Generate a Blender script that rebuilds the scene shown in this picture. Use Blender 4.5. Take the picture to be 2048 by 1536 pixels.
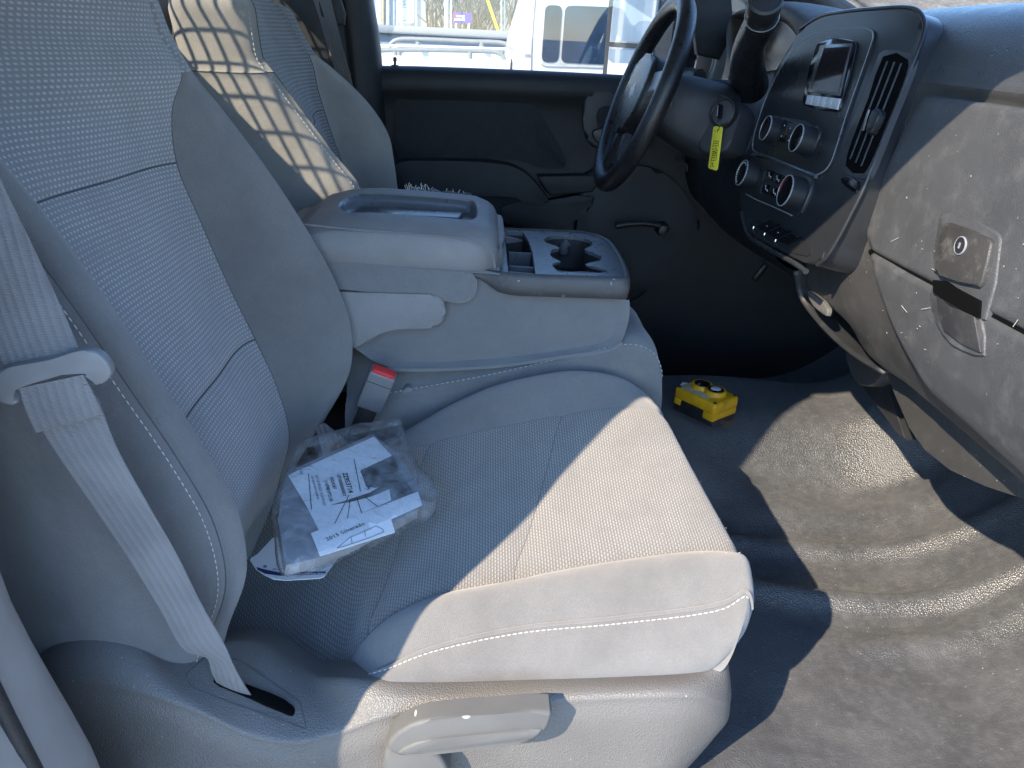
import bpy, bmesh, math, random
from mathutils import Vector as V, Matrix
for o in list(bpy.data.objects): bpy.data.objects.remove(o, do_unlink=True)
SC = bpy.context.scene
COL = SC.collection
rad = math.radians
# ------------------------------------------------------------------ camera
# x = forward in the truck, y = towards the driver's side, z = up; floor of the cab near z = 0
CAM = V((0, -1.41, 0.97)); FPX = 1538.0
def cam_basis(yaw, pit, roll):
    y, p, r = rad(yaw), rad(pit), rad(roll)
    f = V((math.sin(y)*math.cos(p), math.cos(y)*math.cos(p), -math.sin(p)))
    R = V((math.cos(y), -math.sin(y), 0)); U = R.cross(f)
    return R*math.cos(r)+U*math.sin(r), U*math.cos(r)-R*math.sin(r), f
CR, CU, CF = cam_basis(3.4, 24.5, 3.0)
cd = bpy.data.cameras.new('camera'); cam = bpy.data.objects.new('camera', cd); COL.objects.link(cam)
cd.sensor_width = 36; cd.lens = FPX/2048*36; cd.clip_start = .02; cd.clip_end = 2000
M3 = Matrix((CR, CU, -CF)).transposed().to_4x4(); M3.translation = CAM
cam.matrix_world = M3
SC.camera = cam
# ------------------------------------------------------------------ light
SUN = V((0.97, 1.0, -1.0)).normalized()           # direction the light travels
w = bpy.data.worlds.new('World'); SC.world = w; w.use_nodes = True
nt = w.node_tree; sky = nt.nodes.new('ShaderNodeTexSky'); sky.sky_type = 'NISHITA'; sky.sun_disc = False
sky.sun_elevation = math.asin(-SUN.z); sky.sun_rotation = math.atan2(-SUN.x, -SUN.y) % (2*math.pi)
sky.altitude = 100; sky.air_density = 1.0; sky.dust_density = 0; sky.ozone_density = 5.0
bgn = nt.nodes['Background']; nt.links.new(sky.outputs[0], bgn.inputs[0]); bgn.inputs[1].default_value = .15
sd = bpy.data.lights.new('sun', 'SUN'); sd.energy = 2.2; sd.angle = rad(.53); sd.color = (1, .86, .665)
so = bpy.data.objects.new('sun', sd); COL.objects.link(so); so.rotation_euler = SUN.to_track_quat('-Z', 'Y').to_euler()
so.location = (-6, -6, 8)
vs = SC.view_settings; vs.view_transform = 'Standard'; vs.look = 'None'; vs.gamma = 1; vs.use_curve_mapping = False; vs.exposure = 2.15
SC.cycles.max_bounces = 8; SC.cycles.transparent_max_bounces = 12
# ------------------------------------------------------------------ helpers
def px(x, y, X=None, Y=None, Z=None, pl=None):
    """point of the place that shows at photo pixel (x, y) and lies on the given plane"""
    d = CF + CR*((x-1024)/FPX) - CU*((y-768)/FPX)
    if Y is not None: t = (Y-CAM.y)/d.y
    elif X is not None: t = (X-CAM.x)/d.x
    elif Z is not None: t = (Z-CAM.z)/d.z
    else: t = (V(pl[0])-CAM).dot(V(pl[1]))/d.dot(V(pl[1]))
    return CAM + d*t
def pxs(l, **k): return [px(a, b, **k) for a, b in l]
def lerp(a, b, t): return a+(b-a)*t
def interp(tab, z):
    tab = sorted(tab)
    if z <= tab[0][0]: return tab[0][1]
    for (a, b), (c, d) in zip(tab, tab[1:]):
        if z <= c: return b+(d-b)*(z-a)/(c-a)
    return tab[-1][1]
def sstep(a, b, x):
    t = max(0, min(1, (x-a)/(b-a))); return t*t*(3-2*t)
def crv(p, n, closed=False):
    p = [V(a) for a in p]; out = []; m = len(p)
    segs = m if closed else m-1
    for i in range(segs):
        if closed: a, b, c, d = p[i-1], p[i], p[(i+1) % m], p[(i+2) % m]
        else:
            b, c = p[i], p[i+1]
            a = p[i-1] if i else b*2-c
            d = p[i+2] if i+2 < m else c*2-b
        # non-uniform (centripetal) tangents
        t0 = max((b-a).length, 1e-6)**.5; t1 = max((c-b).length, 1e-6)**.5; t2 = max((d-c).length, 1e-6)**.5
        m1 = ((b-a)/t0-(c-a)/(t0+t1)+(c-b)/t1)*t1; m2 = ((c-b)/t1-(d-b)/(t1+t2)+(d-c)/t2)*t1
        for k in range(n):
            s = k/n; s2 = s*s; s3 = s2*s
            out.append(b*(2*s3-3*s2+1)+m1*(s3-2*s2+s)+c*(-2*s3+3*s2)+m2*(s3-s2))
    if not closed: out.append(p[-1].copy())
    return out
def dense(ctrl, sr, sc):
    rows = [crv(r, sc) for r in ctrl]
    cols = [crv([r[j] for r in rows], sr) for j in range(len(rows[0]))]
    return [[c[i] for c in cols] for i in range(len(cols[0]))]
def gnormals(g):
    R, C = len(g), len(g[0]); N = []
    for i in range(R):
        row = []
        for j in range(C):
            a = g[min(i+1, R-1)][j]-g[max(i-1, 0)][j]; b = g[i][min(j+1, C-1)]-g[i][max(j-1, 0)]
            n = a.cross(b); row.append(n.normalized() if n.length > 1e-12 else V((0, 0, 1)))
        N.append(row)
    return N
def guv(g, jref=0):
    R, C = len(g), len(g[0]); uv = [[None]*C for _ in range(R)]
    vv = [[0]*C for _ in range(R)]
    for j in range(C):
        for i in range(1, R): vv[i][j] = vv[i-1][j]+(g[i][j]-g[i-1][j]).length
    for i in range(R):
        u = [0]*C
        for j in range(jref+1, C): u[j] = u[j-1]+(g[i][j]-g[i][j-1]).length
        for j in range(jref-1, -1, -1): u[j] = u[j+1]-(g[i][j]-g[i][j+1]).length
        for j in range(C): uv[i][j] = (u[j], vv[i][j])
    return uv
def rpoly(pts, r, n=4):
    """polygon with rounded corners"""
    out = []; m = len(pts)
    for i in range(m):
        p = V(pts[i]); a = V(pts[i-1])-p; b = V(pts[(i+1) % m])-p
        k = min(r, a.length*.45, b.length*.45); A = p+a.normalized()*k; B = p+b.normalized()*k
        for t in range(n+1):
            u = t/n; out.append(A*(1-u)**2+p*(2*u*(1-u))+B*u*u)
    return out
def tag(o, label, cat, group=None):
    o['label'] = label; o['category'] = cat
    if group: o['group'] = group
    return o
def structure(o): o['kind'] = 'structure'; return o
def thing(name, label, cat, loc=(0, 0, 0), group=None):
    o = bpy.data.objects.new(name, None); COL.objects.link(o); o.location = loc; o.empty_display_size = .05
    return tag(o, label, cat, group)
def adopt(o, parent):
    if parent is None: return o
    o.parent = parent
    if parent.type == 'EMPTY': o.matrix_parent_inverse = Matrix.Translation(-parent.location)
    return o
def mk(name, verts, faces, mat, parent=None, uvs=None, smooth=True, sharp=35):
    me = bpy.data.meshes.new(name); me.from_pydata([tuple(v) for v in verts], [], faces)
    if uvs:
        ul = me.uv_layers.new(name='UVMap')
        for l in me.loops: ul.data[l.index].uv = uvs[l.vertex_index]
    if smooth:
        me.polygons.foreach_set('use_smooth', [True]*len(me.polygons))
        if sharp: me.set_sharp_from_angle(angle=rad(sharp))
    me.materials.append(mat); me.update()
    o = bpy.data.objects.new(name, me); COL.objects.link(o)
    return adopt(o, parent)
def mkbm(name, bm, mat, parent=None, smooth=True, sharp=35):
    bmesh.ops.recalc_face_normals(bm, faces=bm.faces)
    me = bpy.data.meshes.new(name); bm.to_mesh(me); bm.free()
    if smooth:
        me.polygons.foreach_set('use_smooth', [True]*len(me.polygons))
        if sharp: me.set_sharp_from_angle(angle=rad(sharp))
    me.materials.append(mat)
    o = bpy.data.objects.new(name, me); COL.objects.link(o)
    return adopt(o, parent)
def gmesh(name, g, mat, parent=None, i0=0, i1=None, j0=0, j1=None, uv=None, flip=False, sharp=None, thick=0):
    R, C = len(g), len(g[0]); i1 = R-1 if i1 is None else i1; j1 = C-1 if j1 is None else j1
    W = j1-j0+1; H = i1-i0+1
    vs_ = [g[i][j] for i in range(i0, i1+1) for j in range(j0, j1+1)]
    uvs = [uv[i][j] for i in range(i0, i1+1) for j in range(j0, j1+1)] if uv else None
    fs = []
    for i in range(H-1):
        for j in range(W-1):
            a = i*W+j; f = (a, a+1, a+W+1, a+W); fs.append(f[::-1] if flip else f)
    if thick:
        N = gnormals(g); n0 = len(vs_)
        vs_ += [g[i][j]+N[i][j]*thick for i in range(i0, i1+1) for j in range(j0, j1+1)]
        if uvs: uvs = uvs+uvs
        fs += [tuple(n0+k for k in f[::-1]) for f in fs]
        ring = [j for j in range(W)]+[i*W+W-1 for i in range(1, H)]+[(H-1)*W+j for j in range(W-2, -1, -1)]+[i*W for i in range(H-2, 0, -1)]
        for a, b in zip(ring, ring[1:]+ring[:1]): fs.append((a, a+n0, b+n0, b))
    return mk(name, vs_, fs, mat, parent, uvs, True, sharp)
def tube(name, pts, r, mat, parent=None, seg=10, closed=False, cap=True, flat=1.0, up=None):
    pts = [V(p) for p in pts]; n = len(pts); vs_, fs = [], []
    rr = r if callable(r) else (lambda t: r)
    prev = None
    for i, p in enumerate(pts):
        a = pts[(i-1) % n] if (closed or i) else p; b = pts[(i+1) % n] if (closed or i < n-1) else p
        t = (b-a).normalized()
        if prev is None:
            h = V(up) if up else (V((0, 0, 1)) if abs(t.z) < .9 else V((1, 0, 0)))
            s = t.cross(h).normalized()
        else: s = (prev-t*prev.dot(t)).normalized()
        prev = s; q = t.cross(s)
        R_ = rr(i/max(1, n-1))
        for k in range(seg):
            an = 2*math.pi*k/seg; vs_.append(p+s*(R_*math.cos(an))+q*(R_*flat*math.sin(an)))
    m = n if closed else n-1
    for i in range(m):
        for k in range(seg):
            a = i*seg+k; b = i*seg+(k+1) % seg; c = ((i+1) % n)*seg+(k+1) % seg; d = ((i+1) % n)*seg+k
            fs.append((a, b, c, d))
    if cap and not closed: fs.append(tuple(range(seg))[::-1]); fs.append(tuple((n-1)*seg+k for k in range(seg)))
    return mk(name, vs_, fs, mat, parent, None, True, 50)
def ext(name, outline, vec, mat, parent=None, bevel=0, seg=3, sharp=35, both=False):
    """closed coplanar outline swept along vec, its front (outline) rim rounded"""
    bm = bmesh.new(); vec = V(vec); n = len(outline)
    A = [bm.verts.new(V(p)) for p in outline]; B = [bm.verts.new(V(p)+vec) for p in outline]
    f0 = bm.faces.new(A); f1 = bm.faces.new(B[::-1])
    for i in range(n): bm.faces.new((A[i], B[i], B[(i+1) % n], A[(i+1) % n]))
    if bevel:
        ed = list(f0.edges)+(list(f1.edges) if both else [])
        bmesh.ops.bevel(bm, geom=ed, offset=bevel, segments=seg, profile=.5, affect='EDGES', clamp_overlap=True)
    return mkbm(name, bm, mat, parent, True, sharp)
def plate(name, outline, holes, vec, mat, parent=None, bevel=0):
    bm = bmesh.new(); es = []
    for lp in [outline]+holes:
        vv = [bm.verts.new(V(p)) for p in lp]
        es += [bm.edges.new((a, b)) for a, b in zip(vv, vv[1:]+vv[:1])]
    bmesh.ops.triangle_fill(bm, edges=es, use_beauty=True)
    top = list(bm.faces); rim = [e for e in bm.edges if len(e.link_faces) == 1]
    d = bmesh.ops.duplicate(bm, geom=top+list(bm.edges)+list(bm.verts))
    mp = d['vert_map']
    nv = [e for e in d['geom'] if isinstance(e, bmesh.types.BMVert)]
    for e in rim:
        a, b = e.verts; bm.faces.new((a, b, mp[b], mp[a]))
    bmesh.ops.translate(bm, verts=nv, vec=V(vec))
    if bevel: bmesh.ops.bevel(bm, geom=rim, offset=bevel, segments=2, profile=.5, affect='EDGES')
    return mkbm(name, bm, mat, parent, False)
def box(name, c, s, mat, parent=None, rot=None, bevel=0, seg=2, axes=None):
    bm = bmesh.new(); bmesh.ops.create_cube(bm, size=1)
    for v in bm.verts: v.co = V((v.co.x*s[0], v.co.y*s[1], v.co.z*s[2]))
    if bevel: bmesh.ops.bevel(bm, geom=list(bm.edges), offset=bevel, segments=seg, profile=.5, affect='EDGES')
    m = Matrix.Identity(4)
    if axes: m = Matrix([V(a) for a in axes]).transposed().to_4x4()
    elif rot is not None: m = rot.to_4x4() if not isinstance(rot, Matrix) else rot.to_4x4()
    bm.transform(Matrix.Translation(V(c)) @ m)
    return mkbm(name, bm, mat, parent)
def frame(n, up=(0, 0, 1)):
    n = V(n).normalized(); x = V(up).cross(n).normalized(); return x, n.cross(x), n
def lathe(name, base, axis, prof, mat, parent=None, seg=24, sharp=35, ribs=0):
    """prof: list of (radius, height) along axis from base"""
    x, y, n = frame(axis, (0, 0, 1) if abs(V(axis).normalized().z) < .9 else (1, 0, 0)); base = V(base); vs_, fs = [], []
    for k, (r, h) in enumerate(prof):
        for i in range(seg):
            a = 2*math.pi*i/seg; q = r
            if ribs and r > .001: q = r*(1-ribs*(i % 2))
            vs_.append(base+n*h+x*(q*math.cos(a))+y*(q*math.sin(a)))
    for k in range(len(prof)-1):
        for i in range(seg):
            j = (i+1) % seg; fs.append((k*seg+i, k*seg+j, (k+1)*seg+j, (k+1)*seg+i))
    fs.append(tuple(range(seg))[::-1]); fs.append(tuple((len(prof)-1)*seg+i for i in range(seg)))
    return mk(name, vs_, fs, mat, parent, None, True, sharp)
def ribbon(name, A, B, th, mat, parent=None, nw=6, bow=0):
    """strap between edge curves A and B with thickness th"""
    g = []
    for a, b in zip(A, B):
        g.append([lerp(V(a), V(b), k/nw) for k in range(nw+1)])
    N = gnormals(g)
    if bow:
        for i in range(len(g)):
            for k in range(nw+1): g[i][k] = g[i][k]+N[i][k]*(bow*(1-(2*k/nw-1)**2))
    return gmesh(name, g, mat, parent, uv=guv(g), sharp=60, thick=th)
def text(name, body, size, org, ex, ey, mat, parent=None, dep=.0002, bold=0, sx=1):
    c = bpy.data.curves.new(name, 'FONT'); c.body = body; c.size = size; c.extrude = dep; c.offset = bold; c.resolution_u = 2
    t = bpy.data.objects.new(name, c); COL.objects.link(t)
    bpy.context.view_layer.update()
    me = bpy.data.meshes.new_from_object(t.evaluated_get(bpy.context.evaluated_depsgraph_get()))
    bpy.data.objects.remove(t, do_unlink=True); bpy.data.curves.remove(c)
    ex = V(ex).normalized(); ey = V(ey); ey = (ey-ex*ey.dot(ex)).normalized(); n = ex.cross(ey)
    m = Matrix((ex*sx, ey, n)).transposed().to_4x4(); m.translation = V(org); me.transform(m)
    me.materials.clear(); me.materials.append(mat); me.name = name
    o = bpy.data.objects.new(name, me); COL.objects.link(o)
    return adopt(o, parent)
def strokes(name, segs, wd, mat, parent=None, lift=V((0, 0, 0))):
    """thin flat printed strokes: list of (p, q, normal)"""
    vs_, fs = [], []
    for p, q, n in segs:
        p, q, n = V(p), V(q), V(n); s = (q-p).cross(n).normalized()*wd/2; u = n.normalized()*.0002
        k = len(vs_); vs_ += [p-s+u, p+s+u, q+s+u, q-s+u, p-s-u, p+s-u, q+s-u, q-s-u]
        fs += [(k, k+1, k+2, k+3), (k+7, k+6, k+5, k+4), (k, k+4, k+5, k+1), (k+1, k+5, k+6, k+2), (k+2, k+6, k+7, k+3), (k+3, k+7, k+4, k)]
    return mk(name, vs_, fs, mat, parent, None, False)
def stitch(name, line, mat, parent=None, pitch=.0075, ln=.005, r=.0006, nrm=None):
    """row of thread stitches along a dense polyline"""
    d = 0; acc = [0]
    for a, b in zip(line, line[1:]): acc.append(acc[-1]+(b-a).length)
    def at(s):
        for k in range(len(acc)-1):
            if s <= acc[k+1]:
                t = (s-acc[k])/max(1e-9, acc[k+1]-acc[k]); return lerp(line[k], line[k+1], t)
        return line[-1]
    vs_, fs = [], []; s = 0
    while s+ln < acc[-1]:
        p, q = at(s), at(s+ln); t = (q-p).normalized(); h = V((0, 0, 1)) if abs(t.z) < .9 else V((1, 0, 0))
        u = t.cross(h).normalized(); w_ = t.cross(u); k = len(vs_)
        mid = (p+q)/2
        for c, rr in ((p, .4), (mid, 1.2), (q, .4)):
            for a in range(5): vs_.append(c+u*(math.cos(a*1.2566)*r*rr)+w_*(math.sin(a*1.2566)*r*rr))
        for L in (0, 5):
            for a in range(5): fs.append((k+L+a, k+L+(a+1) % 5, k+L+5+(a+1) % 5, k+L+5+a))
        s += pitch
    o = mk(name, vs_, fs, mat, parent, None, True, None); o['kind'] = 'stuff'
    return o
def seams(g, cols=(), rows=(), depth=.004, wd=1.2, inward=1):
    N = gnormals(g); R, C = len(g), len(g[0])
    out = [[p.copy() for p in r] for r in g]
    for i in range(R):
        for j in range(C):
            s = 0
            for c in cols:
                a, b, c_ = (c if isinstance(c, tuple) else (0, R, c))
                if a <= i <= b: s = max(s, math.exp(-((j-c_)/wd)**2))
            for c in rows:
                a, b, c_ = (c if isinstance(c, tuple) else (0, C, c))
                if a <= j <= b: s = max(s, math.exp(-((i-c_)/wd)**2))
            if s > .01: out[i][j] = g[i][j]+N[i][j]*(inward*depth*s)
    return out
# ------------------------------------------------------------------ materials
class NB:
    def __init__(s, name):
        s.m = bpy.data.materials.new(name); s.m.use_nodes = True; s.t = s.m.node_tree
        s.b = s.t.nodes['Principled BSDF']; s.o = s.t.nodes['Material Output']; s._c = {}
    def n(s, ty, **k):
        a = s.t.nodes.new('ShaderNode'+ty)
        for p, v in k.items(): setattr(a, p, v)
        return a
    def l(s, a, b): s.t.links.new(a, b)
    def co(s, kind='Object'):
        if kind not in s._c: s._c[kind] = s.n('TexCoord').outputs[kind]
        return s._c[kind]
    def mth(s, op, a, b=None, c=None):
        m = s.n('Math', operation=op)
        for i, v in enumerate((a, b, c)):
            if v is None: continue
            if isinstance(v, (int, float)): m.inputs[i].default_value = v
            else: s.l(v, m.inputs[i])
        return m.outputs[0]
    def ss(s, a, lo, hi):
        m = s.n('MapRange', interpolation_type='SMOOTHSTEP'); s.l(a, m.inputs[0]); m.inputs[1].default_value = lo; m.inputs[2].default_value = hi
        return m.outputs[0]
    def noise(s, sc, det=4, rough=.55, vec=None, dist=0):
        a = s.n('TexNoise'); a.inputs['Scale'].default_value = sc; a.inputs['Detail'].default_value = det; a.inputs['Roughness'].default_value = rough
        a.inputs['Distortion'].default_value = dist
        s.l(vec or s.co(), a.inputs['Vector']); return a.outputs[0]
    def mix(s, f, a, b):
        m = s.n('Mix', data_type='RGBA')
        for i, v in ((0, f), (6, a), (7, b)):
            if isinstance(v, (int, float)): m.inputs[i].default_value = v
            elif isinstance(v, (tuple, list)): m.inputs[i].default_value = tuple(v)+((1,) if len(v) == 3 else ())
            else: s.l(v, m.inputs[i])
        return m.outputs[2]
    def mapping(s, sc=(1, 1, 1), rot=(0, 0, 0), loc=(0, 0, 0), kind='Object'):
        m = s.n('Mapping'); m.inputs['Scale'].default_value = sc; m.inputs['Rotation'].default_value = rot; m.inputs['Location'].default_value = loc
        s.l(s.co(kind), m.inputs['Vector']); return m.outputs[0]
    def bump(s, h, dist, strength=1):
        b = s.n('Bump'); b.inputs['Distance'].default_value = dist; b.inputs['Strength'].default_value = strength; s.l(h, b.inputs['Height'])
        if getattr(s, '_bp', None) is not None: s.l(s._bp, b.inputs['Normal'])
        s._bp = b.outputs[0]; s.l(b.outputs[0], s.b.inputs['Normal'])
    def set(s, **k):
        for a, v in k.items():
            i = s.b.inputs[a.replace('_', ' ')]
            if isinstance(v, (int, float)): i.default_value = v
            elif isinstance(v, (tuple, list)): i.default_value = tuple(v)+((1,) if len(v) == 3 else ())
            else: s.l(v, i)
    def flecks(s, sc, keep, thr=.16, seed=0):
        """small elongated scuffs in random places, three directions"""
        tot = None
        for q in range(3):
            vec = s.mapping((sc, sc*.28, sc*.28) if q == 0 else (sc*.28, sc, sc*.3) if q == 1 else (sc*.6, sc*.3, sc), (q*.9+seed, q*.7, q*1.3+seed), (q*3.1, seed, 0))
            v = s.n('TexVoronoi'); v.inputs['Scale'].default_value = 1; v.inputs['Randomness'].default_value = 1; s.l(vec, v.inputs['Vector'])
            sep = s.n('SeparateColor'); s.l(v.outputs['Color'], sep.inputs[0])
            m = s.mth('MULTIPLY', s.ss(v.outputs['Distance'], thr, thr*.45), s.mth('GREATER_THAN', sep.outputs[0], 1-keep))
            tot = m if tot is None else s.mth('MAXIMUM', tot, m)
        return tot
def plain(name, col, rough=.5, var=.12, vs_=14, grain=None, dust=None, flk=None, metal=0, spec=.5, rv=.1, coat=0):
    b = NB(name); n = b.noise(vs_, 5)
    c0 = tuple(x*(1-var) for x in col); c1 = tuple(min(1, x*(1+var)) for x in col)
    c = b.mix(b.ss(n, .3, .7), c0, c1); r = b.mth('MULTIPLY_ADD', b.noise(vs_*3.3, 3), rv*2, rough-rv)
    if dust:                        # (colour, noise scale, lo, hi, amount)
        d = b.mth('MULTIPLY', b.ss(b.noise(dust[1], 4, .7), dust[2], dust[3]), dust[4])
        c = b.mix(d, c, dust[0]); r = b.mth('MULTIPLY_ADD', d, .25, r)
    if flk:
        f = b.flecks(*flk[:2], thr=flk[2]); c = b.mix(b.mth('MULTIPLY', f, flk[4] if len(flk) > 4 else .8), c, flk[3]); b.bump(f, .0003)
    if grain:
        for k, sc, dd in grain:
            if k == 'n': b.bump(b.noise(sc, 2), dd)
            else:
                v = b.n('TexVoronoi'); v.inputs['Scale'].default_value = sc; b.l(b.co(), v.inputs['Vector']); b.bump(v.outputs['Distance'], dd)
    b.set(Base_Color=c, Roughness=r, Metallic=metal); b.b.inputs['Specular IOR Level'].default_value = spec
    if coat: b.b.inputs['Coat Weight'].default_value = coat
    return b.m
def cloth_plain(name, col, stain=.25):
    b = NB(name); u = b.co('UV')
    fine = b.noise(750, 2, .5)
    big = b.ss(b.noise(9, 5, .6), .35, .75); med = b.ss(b.noise(45, 4, .6), .4, .75)
    wv = b.n('TexWave', wave_type='BANDS', bands_direction='DIAGONAL'); wv.inputs['Scale'].default_value = 300; wv.inputs['Distortion'].default_value = .6; b.l(u, wv.inputs['Vector'])
    c = b.mix(big, col, tuple(x*(1-stain) for x in col)); c = b.mix(b.mth('MULTIPLY', med, .16), c, tuple(x*.6 for x in col))
    c = b.mix(b.mth('MULTIPLY', b.ss(fine, .3, .7), .5), c, tuple(x*.6 for x in col)); c = b.mix(b.mth('MULTIPLY', wv.outputs[0], .18), c, tuple(x*.62 for x in col))
    b.b.inputs['Diffuse Roughness'].default_value = .8; b.set(Base_Color=c, Roughness=.92); b.b.inputs['Specular IOR Level'].default_value = .2
    b.b.inputs['Sheen Weight'].default_value = .25; b.b.inputs['Sheen Roughness'].default_value = .5
    b.bump(wv.outputs[0], .00025); b.bump(fine, .0003); b.bump(b.noise(28, 3), .002)
    return b.m
def cloth_dash(name, base, dash, pu=.0058, pv=.0052, lu=.34, lv=.24, swap=False):
    b = NB(name); s = b.n('SeparateXYZ'); b.l(b.co('UV'), s.inputs[0])
    U_, W_ = (s.outputs[0], s.outputs[1]) if not swap else (s.outputs[1], s.outputs[0])
    v = b.mth('DIVIDE', W_, pv); row = b.mth('FLOOR', v); fv = b.mth('FRACT', v)
    par = b.mth('MULTIPLY', b.mth('FLOORED_MODULO', row, 2.0), .5)
    fu = b.mth('FRACT', b.mth('ADD', b.mth('DIVIDE', U_, pu), par))
    du = b.mth('ABSOLUTE', b.mth('SUBTRACT', fu, .5)); dv = b.mth('ABSOLUTE', b.mth('SUBTRACT', fv, .5))
    m = b.mth('MULTIPLY', b.ss(du, lu+.12, lu-.08), b.ss(dv, lv+.12, lv-.1))
    big = b.ss(b.noise(8, 5, .6), .4, .8); fine = b.noise(800, 2)
    wear = b.ss(b.noise(30, 5, .65), .3, .62)
    mm = b.mth('MULTIPLY', m, b.mth('MULTIPLY_ADD', wear, .4, .6))
    c = b.mix(mm, base, dash); c = b.mix(b.mth('MULTIPLY', big, .22), c, tuple(x*.6 for x in base)); c = b.mix(b.mth('MULTIPLY', fine, .3), c, tuple(x*.7 for x in base))
    b.b.inputs['Diffuse Roughness'].default_value = .8; b.set(Base_Color=c, Roughness=.92); b.b.inputs['Specular IOR Level'].default_value = .2
    b.b.inputs['Sheen Weight'].default_value = .2; b.b.inputs['Sheen Roughness'].default_value = .5
    b.bump(m, .0009); b.bump(fine, .0002); b.bump(b.noise(25, 3), .0025)
    return b.m
def webbing(name, col):
    b = NB(name); s = b.n('SeparateXYZ'); b.l(b.co('UV'), s.inputs[0])
    st = b.mth('SINE', b.mth('MULTIPLY', s.outputs[0], 2*math.pi/.0085)); we = b.mth('SINE', b.mth('MULTIPLY', s.outputs[1], 2*math.pi/.0016))
    n = b.noise(14, 5); c = b.mix(b.ss(n, .3, .75), col, tuple(x*.72 for x in col)); c = b.mix(b.mth('MULTIPLY', b.ss(st, .5, 1), .18), c, tuple(min(1, x*1.5) for x in col))
    b.set(Base_Color=c, Roughness=.75); b.bump(st, .0004); b.bump(we, .0003); b.b.inputs['Sheen Weight'].default_value = .2
    return b.m
def glassy(name, tint=(1, 1, 1), rough=0.0, refl=1.0, wrinkle=None, haze=0, hazecol=(.8, .85, .9)):
    """thin clear sheet: see-through with a Fresnel reflection"""
    b = NB(name); b.t.nodes.remove(b.b)
    tr = b.n('BsdfTransparent'); tr.inputs[0].default_value = tuple(tint)+(1,); gl = b.n('BsdfGlossy'); gl.inputs['Roughness'].default_value = rough
    lw = b.n('LayerWeight'); lw.inputs[0].default_value = .5; f = b.mth('MULTIPLY', b.mth('MULTIPLY_ADD', b.mth('POWER', lw.outputs['Facing'], 5.0), .9, .04), refl)
    if wrinkle:
        bp = b.n('Bump'); bp.inputs['Distance'].default_value = wrinkle[1]; b.l(b.noise(wrinkle[0], 4, .6, dist=1.2), bp.inputs['Height'])
        b.l(bp.outputs[0], gl.inputs['Normal']); b.l(bp.outputs[0], lw.inputs['Normal'])
    mx = b.n('MixShader'); b.l(f, mx.inputs[0]); b.l(tr.outputs[0], mx.inputs[1]); b.l(gl.outputs[0], mx.inputs[2]); out = mx
    if haze:
        df = b.n('BsdfDiffuse'); df.inputs[0].default_value = tuple(hazecol)+(1,)
        m2 = b.n('MixShader'); hz = b.mth('MULTIPLY', b.ss(b.noise(30, 5, .65, dist=1), .35, .8), haze); b.l(hz, m2.inputs[0]); b.l(mx.outputs[0], m2.inputs[1]); b.l(df.outputs[0], m2.inputs[2]); out = m2
    b.l(out.outputs[0], b.o.inputs[0])
    return b.m
LEATHER = [('v', 620, .0006), ('n', 1400, .0002)]
MAT = {}
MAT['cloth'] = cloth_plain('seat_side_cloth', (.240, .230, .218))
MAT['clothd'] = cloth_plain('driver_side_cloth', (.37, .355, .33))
MAT['insert'] = cloth_dash('seat_insert_cloth', (.255, .25, .247), (.48, .475, .47), pu=.0070, pv=.0064, lu=.25, lv=.2)
MAT['insertd'] = cloth_dash('driver_insert_cloth', (.17, .175, .185), (.34, .34, .345), pv=.0085)
MAT['vinylgrey'] = plain('grey_vinyl', (.225, .217, .21), .5, .08, 10, LEATHER, ((.42, .4, .37), 9, .55, .85, .35))
MAT['consolecloth'] = cloth_plain('console_cloth', (.245, .238, .232), .15)
MAT['shield'] = plain('grey_moulded_plastic', (.150, .141, .130), .42, .07, 8, [('v', 480, .0007), ('n', 1200, .0001)], ((.23, .22, .205), 7, .5, .9, .4), (260, .03, .13, (.62, .6, .56)))
MAT['lever'] = plain('lever_plastic', (.125, .123, .117), .6, .05, 20, [('n', 1500, .0001)], None, (90, .06, .16, (.7, .68, .64)))
MAT['thread'] = plain('pale_thread', (.62, .6, .57), .8)
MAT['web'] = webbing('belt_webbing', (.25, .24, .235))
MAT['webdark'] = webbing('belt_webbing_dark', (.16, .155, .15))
MAT['tongue'] = plain('belt_tongue_plastic', (.21, .205, .20), .45, .06, 30, [('n', 900, .0001)])
MAT['metal'] = plain('bright_steel', (.55, .55, .55), .25, .1, 30, metal=1)
MAT['blackp'] = plain('black_plastic', (.022, .023, .025), .42, .15, 20, [('v', 700, .0003)], ((.14, .13, .115), 12, .55, .95, .35))
MAT['blackg'] = plain('gloss_black', (.008, .008, .009), .12, .1, 20)
MAT['dash'] = plain('dash_black_plastic', (.050, .049, .048), .5, .08, 12, [('v', 650, .0004), ('n', 1600, .0001)], ((.17, .16, .148), 22, .45, .85, .3), (230, .05, .12, (.55, .52, .47)))
MAT['glove'] = plain('glove_door_plastic', (.070, .072, .076), .48, .08, 12, [('v', 650, .0004), ('n', 1600, .0001)], ((.23, .22, .21), 30, .45, .85, .3), (230, .05, .12, (.58, .56, .52)))
MAT['dashtop'] = plain('dash_top_plastic', (.06, .063, .068), .3, .1, 12, [('v', 650, .0005)], ((.16, .15, .13), 16, .5, .95, .3), (60, .02, .13, (.6, .57, .5)), spec=1.0)
MAT['stack'] = plain('dark_stack_plastic', (.022, .024, .027), .30, .04, 5, None, None, rv=.03)
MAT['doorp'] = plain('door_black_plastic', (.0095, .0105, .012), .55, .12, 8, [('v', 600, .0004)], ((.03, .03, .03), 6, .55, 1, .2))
MAT['rubber'] = plain('wheel_leather', (.016, .016, .017), .3, .15, 25, [('v', 700, .0003)], ((.15, .14, .13), 18, .6, 1, .3))
MAT['silver'] = plain('satin_silver', (.36, .37, .39), .35, .05, 20, metal=.25)
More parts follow.
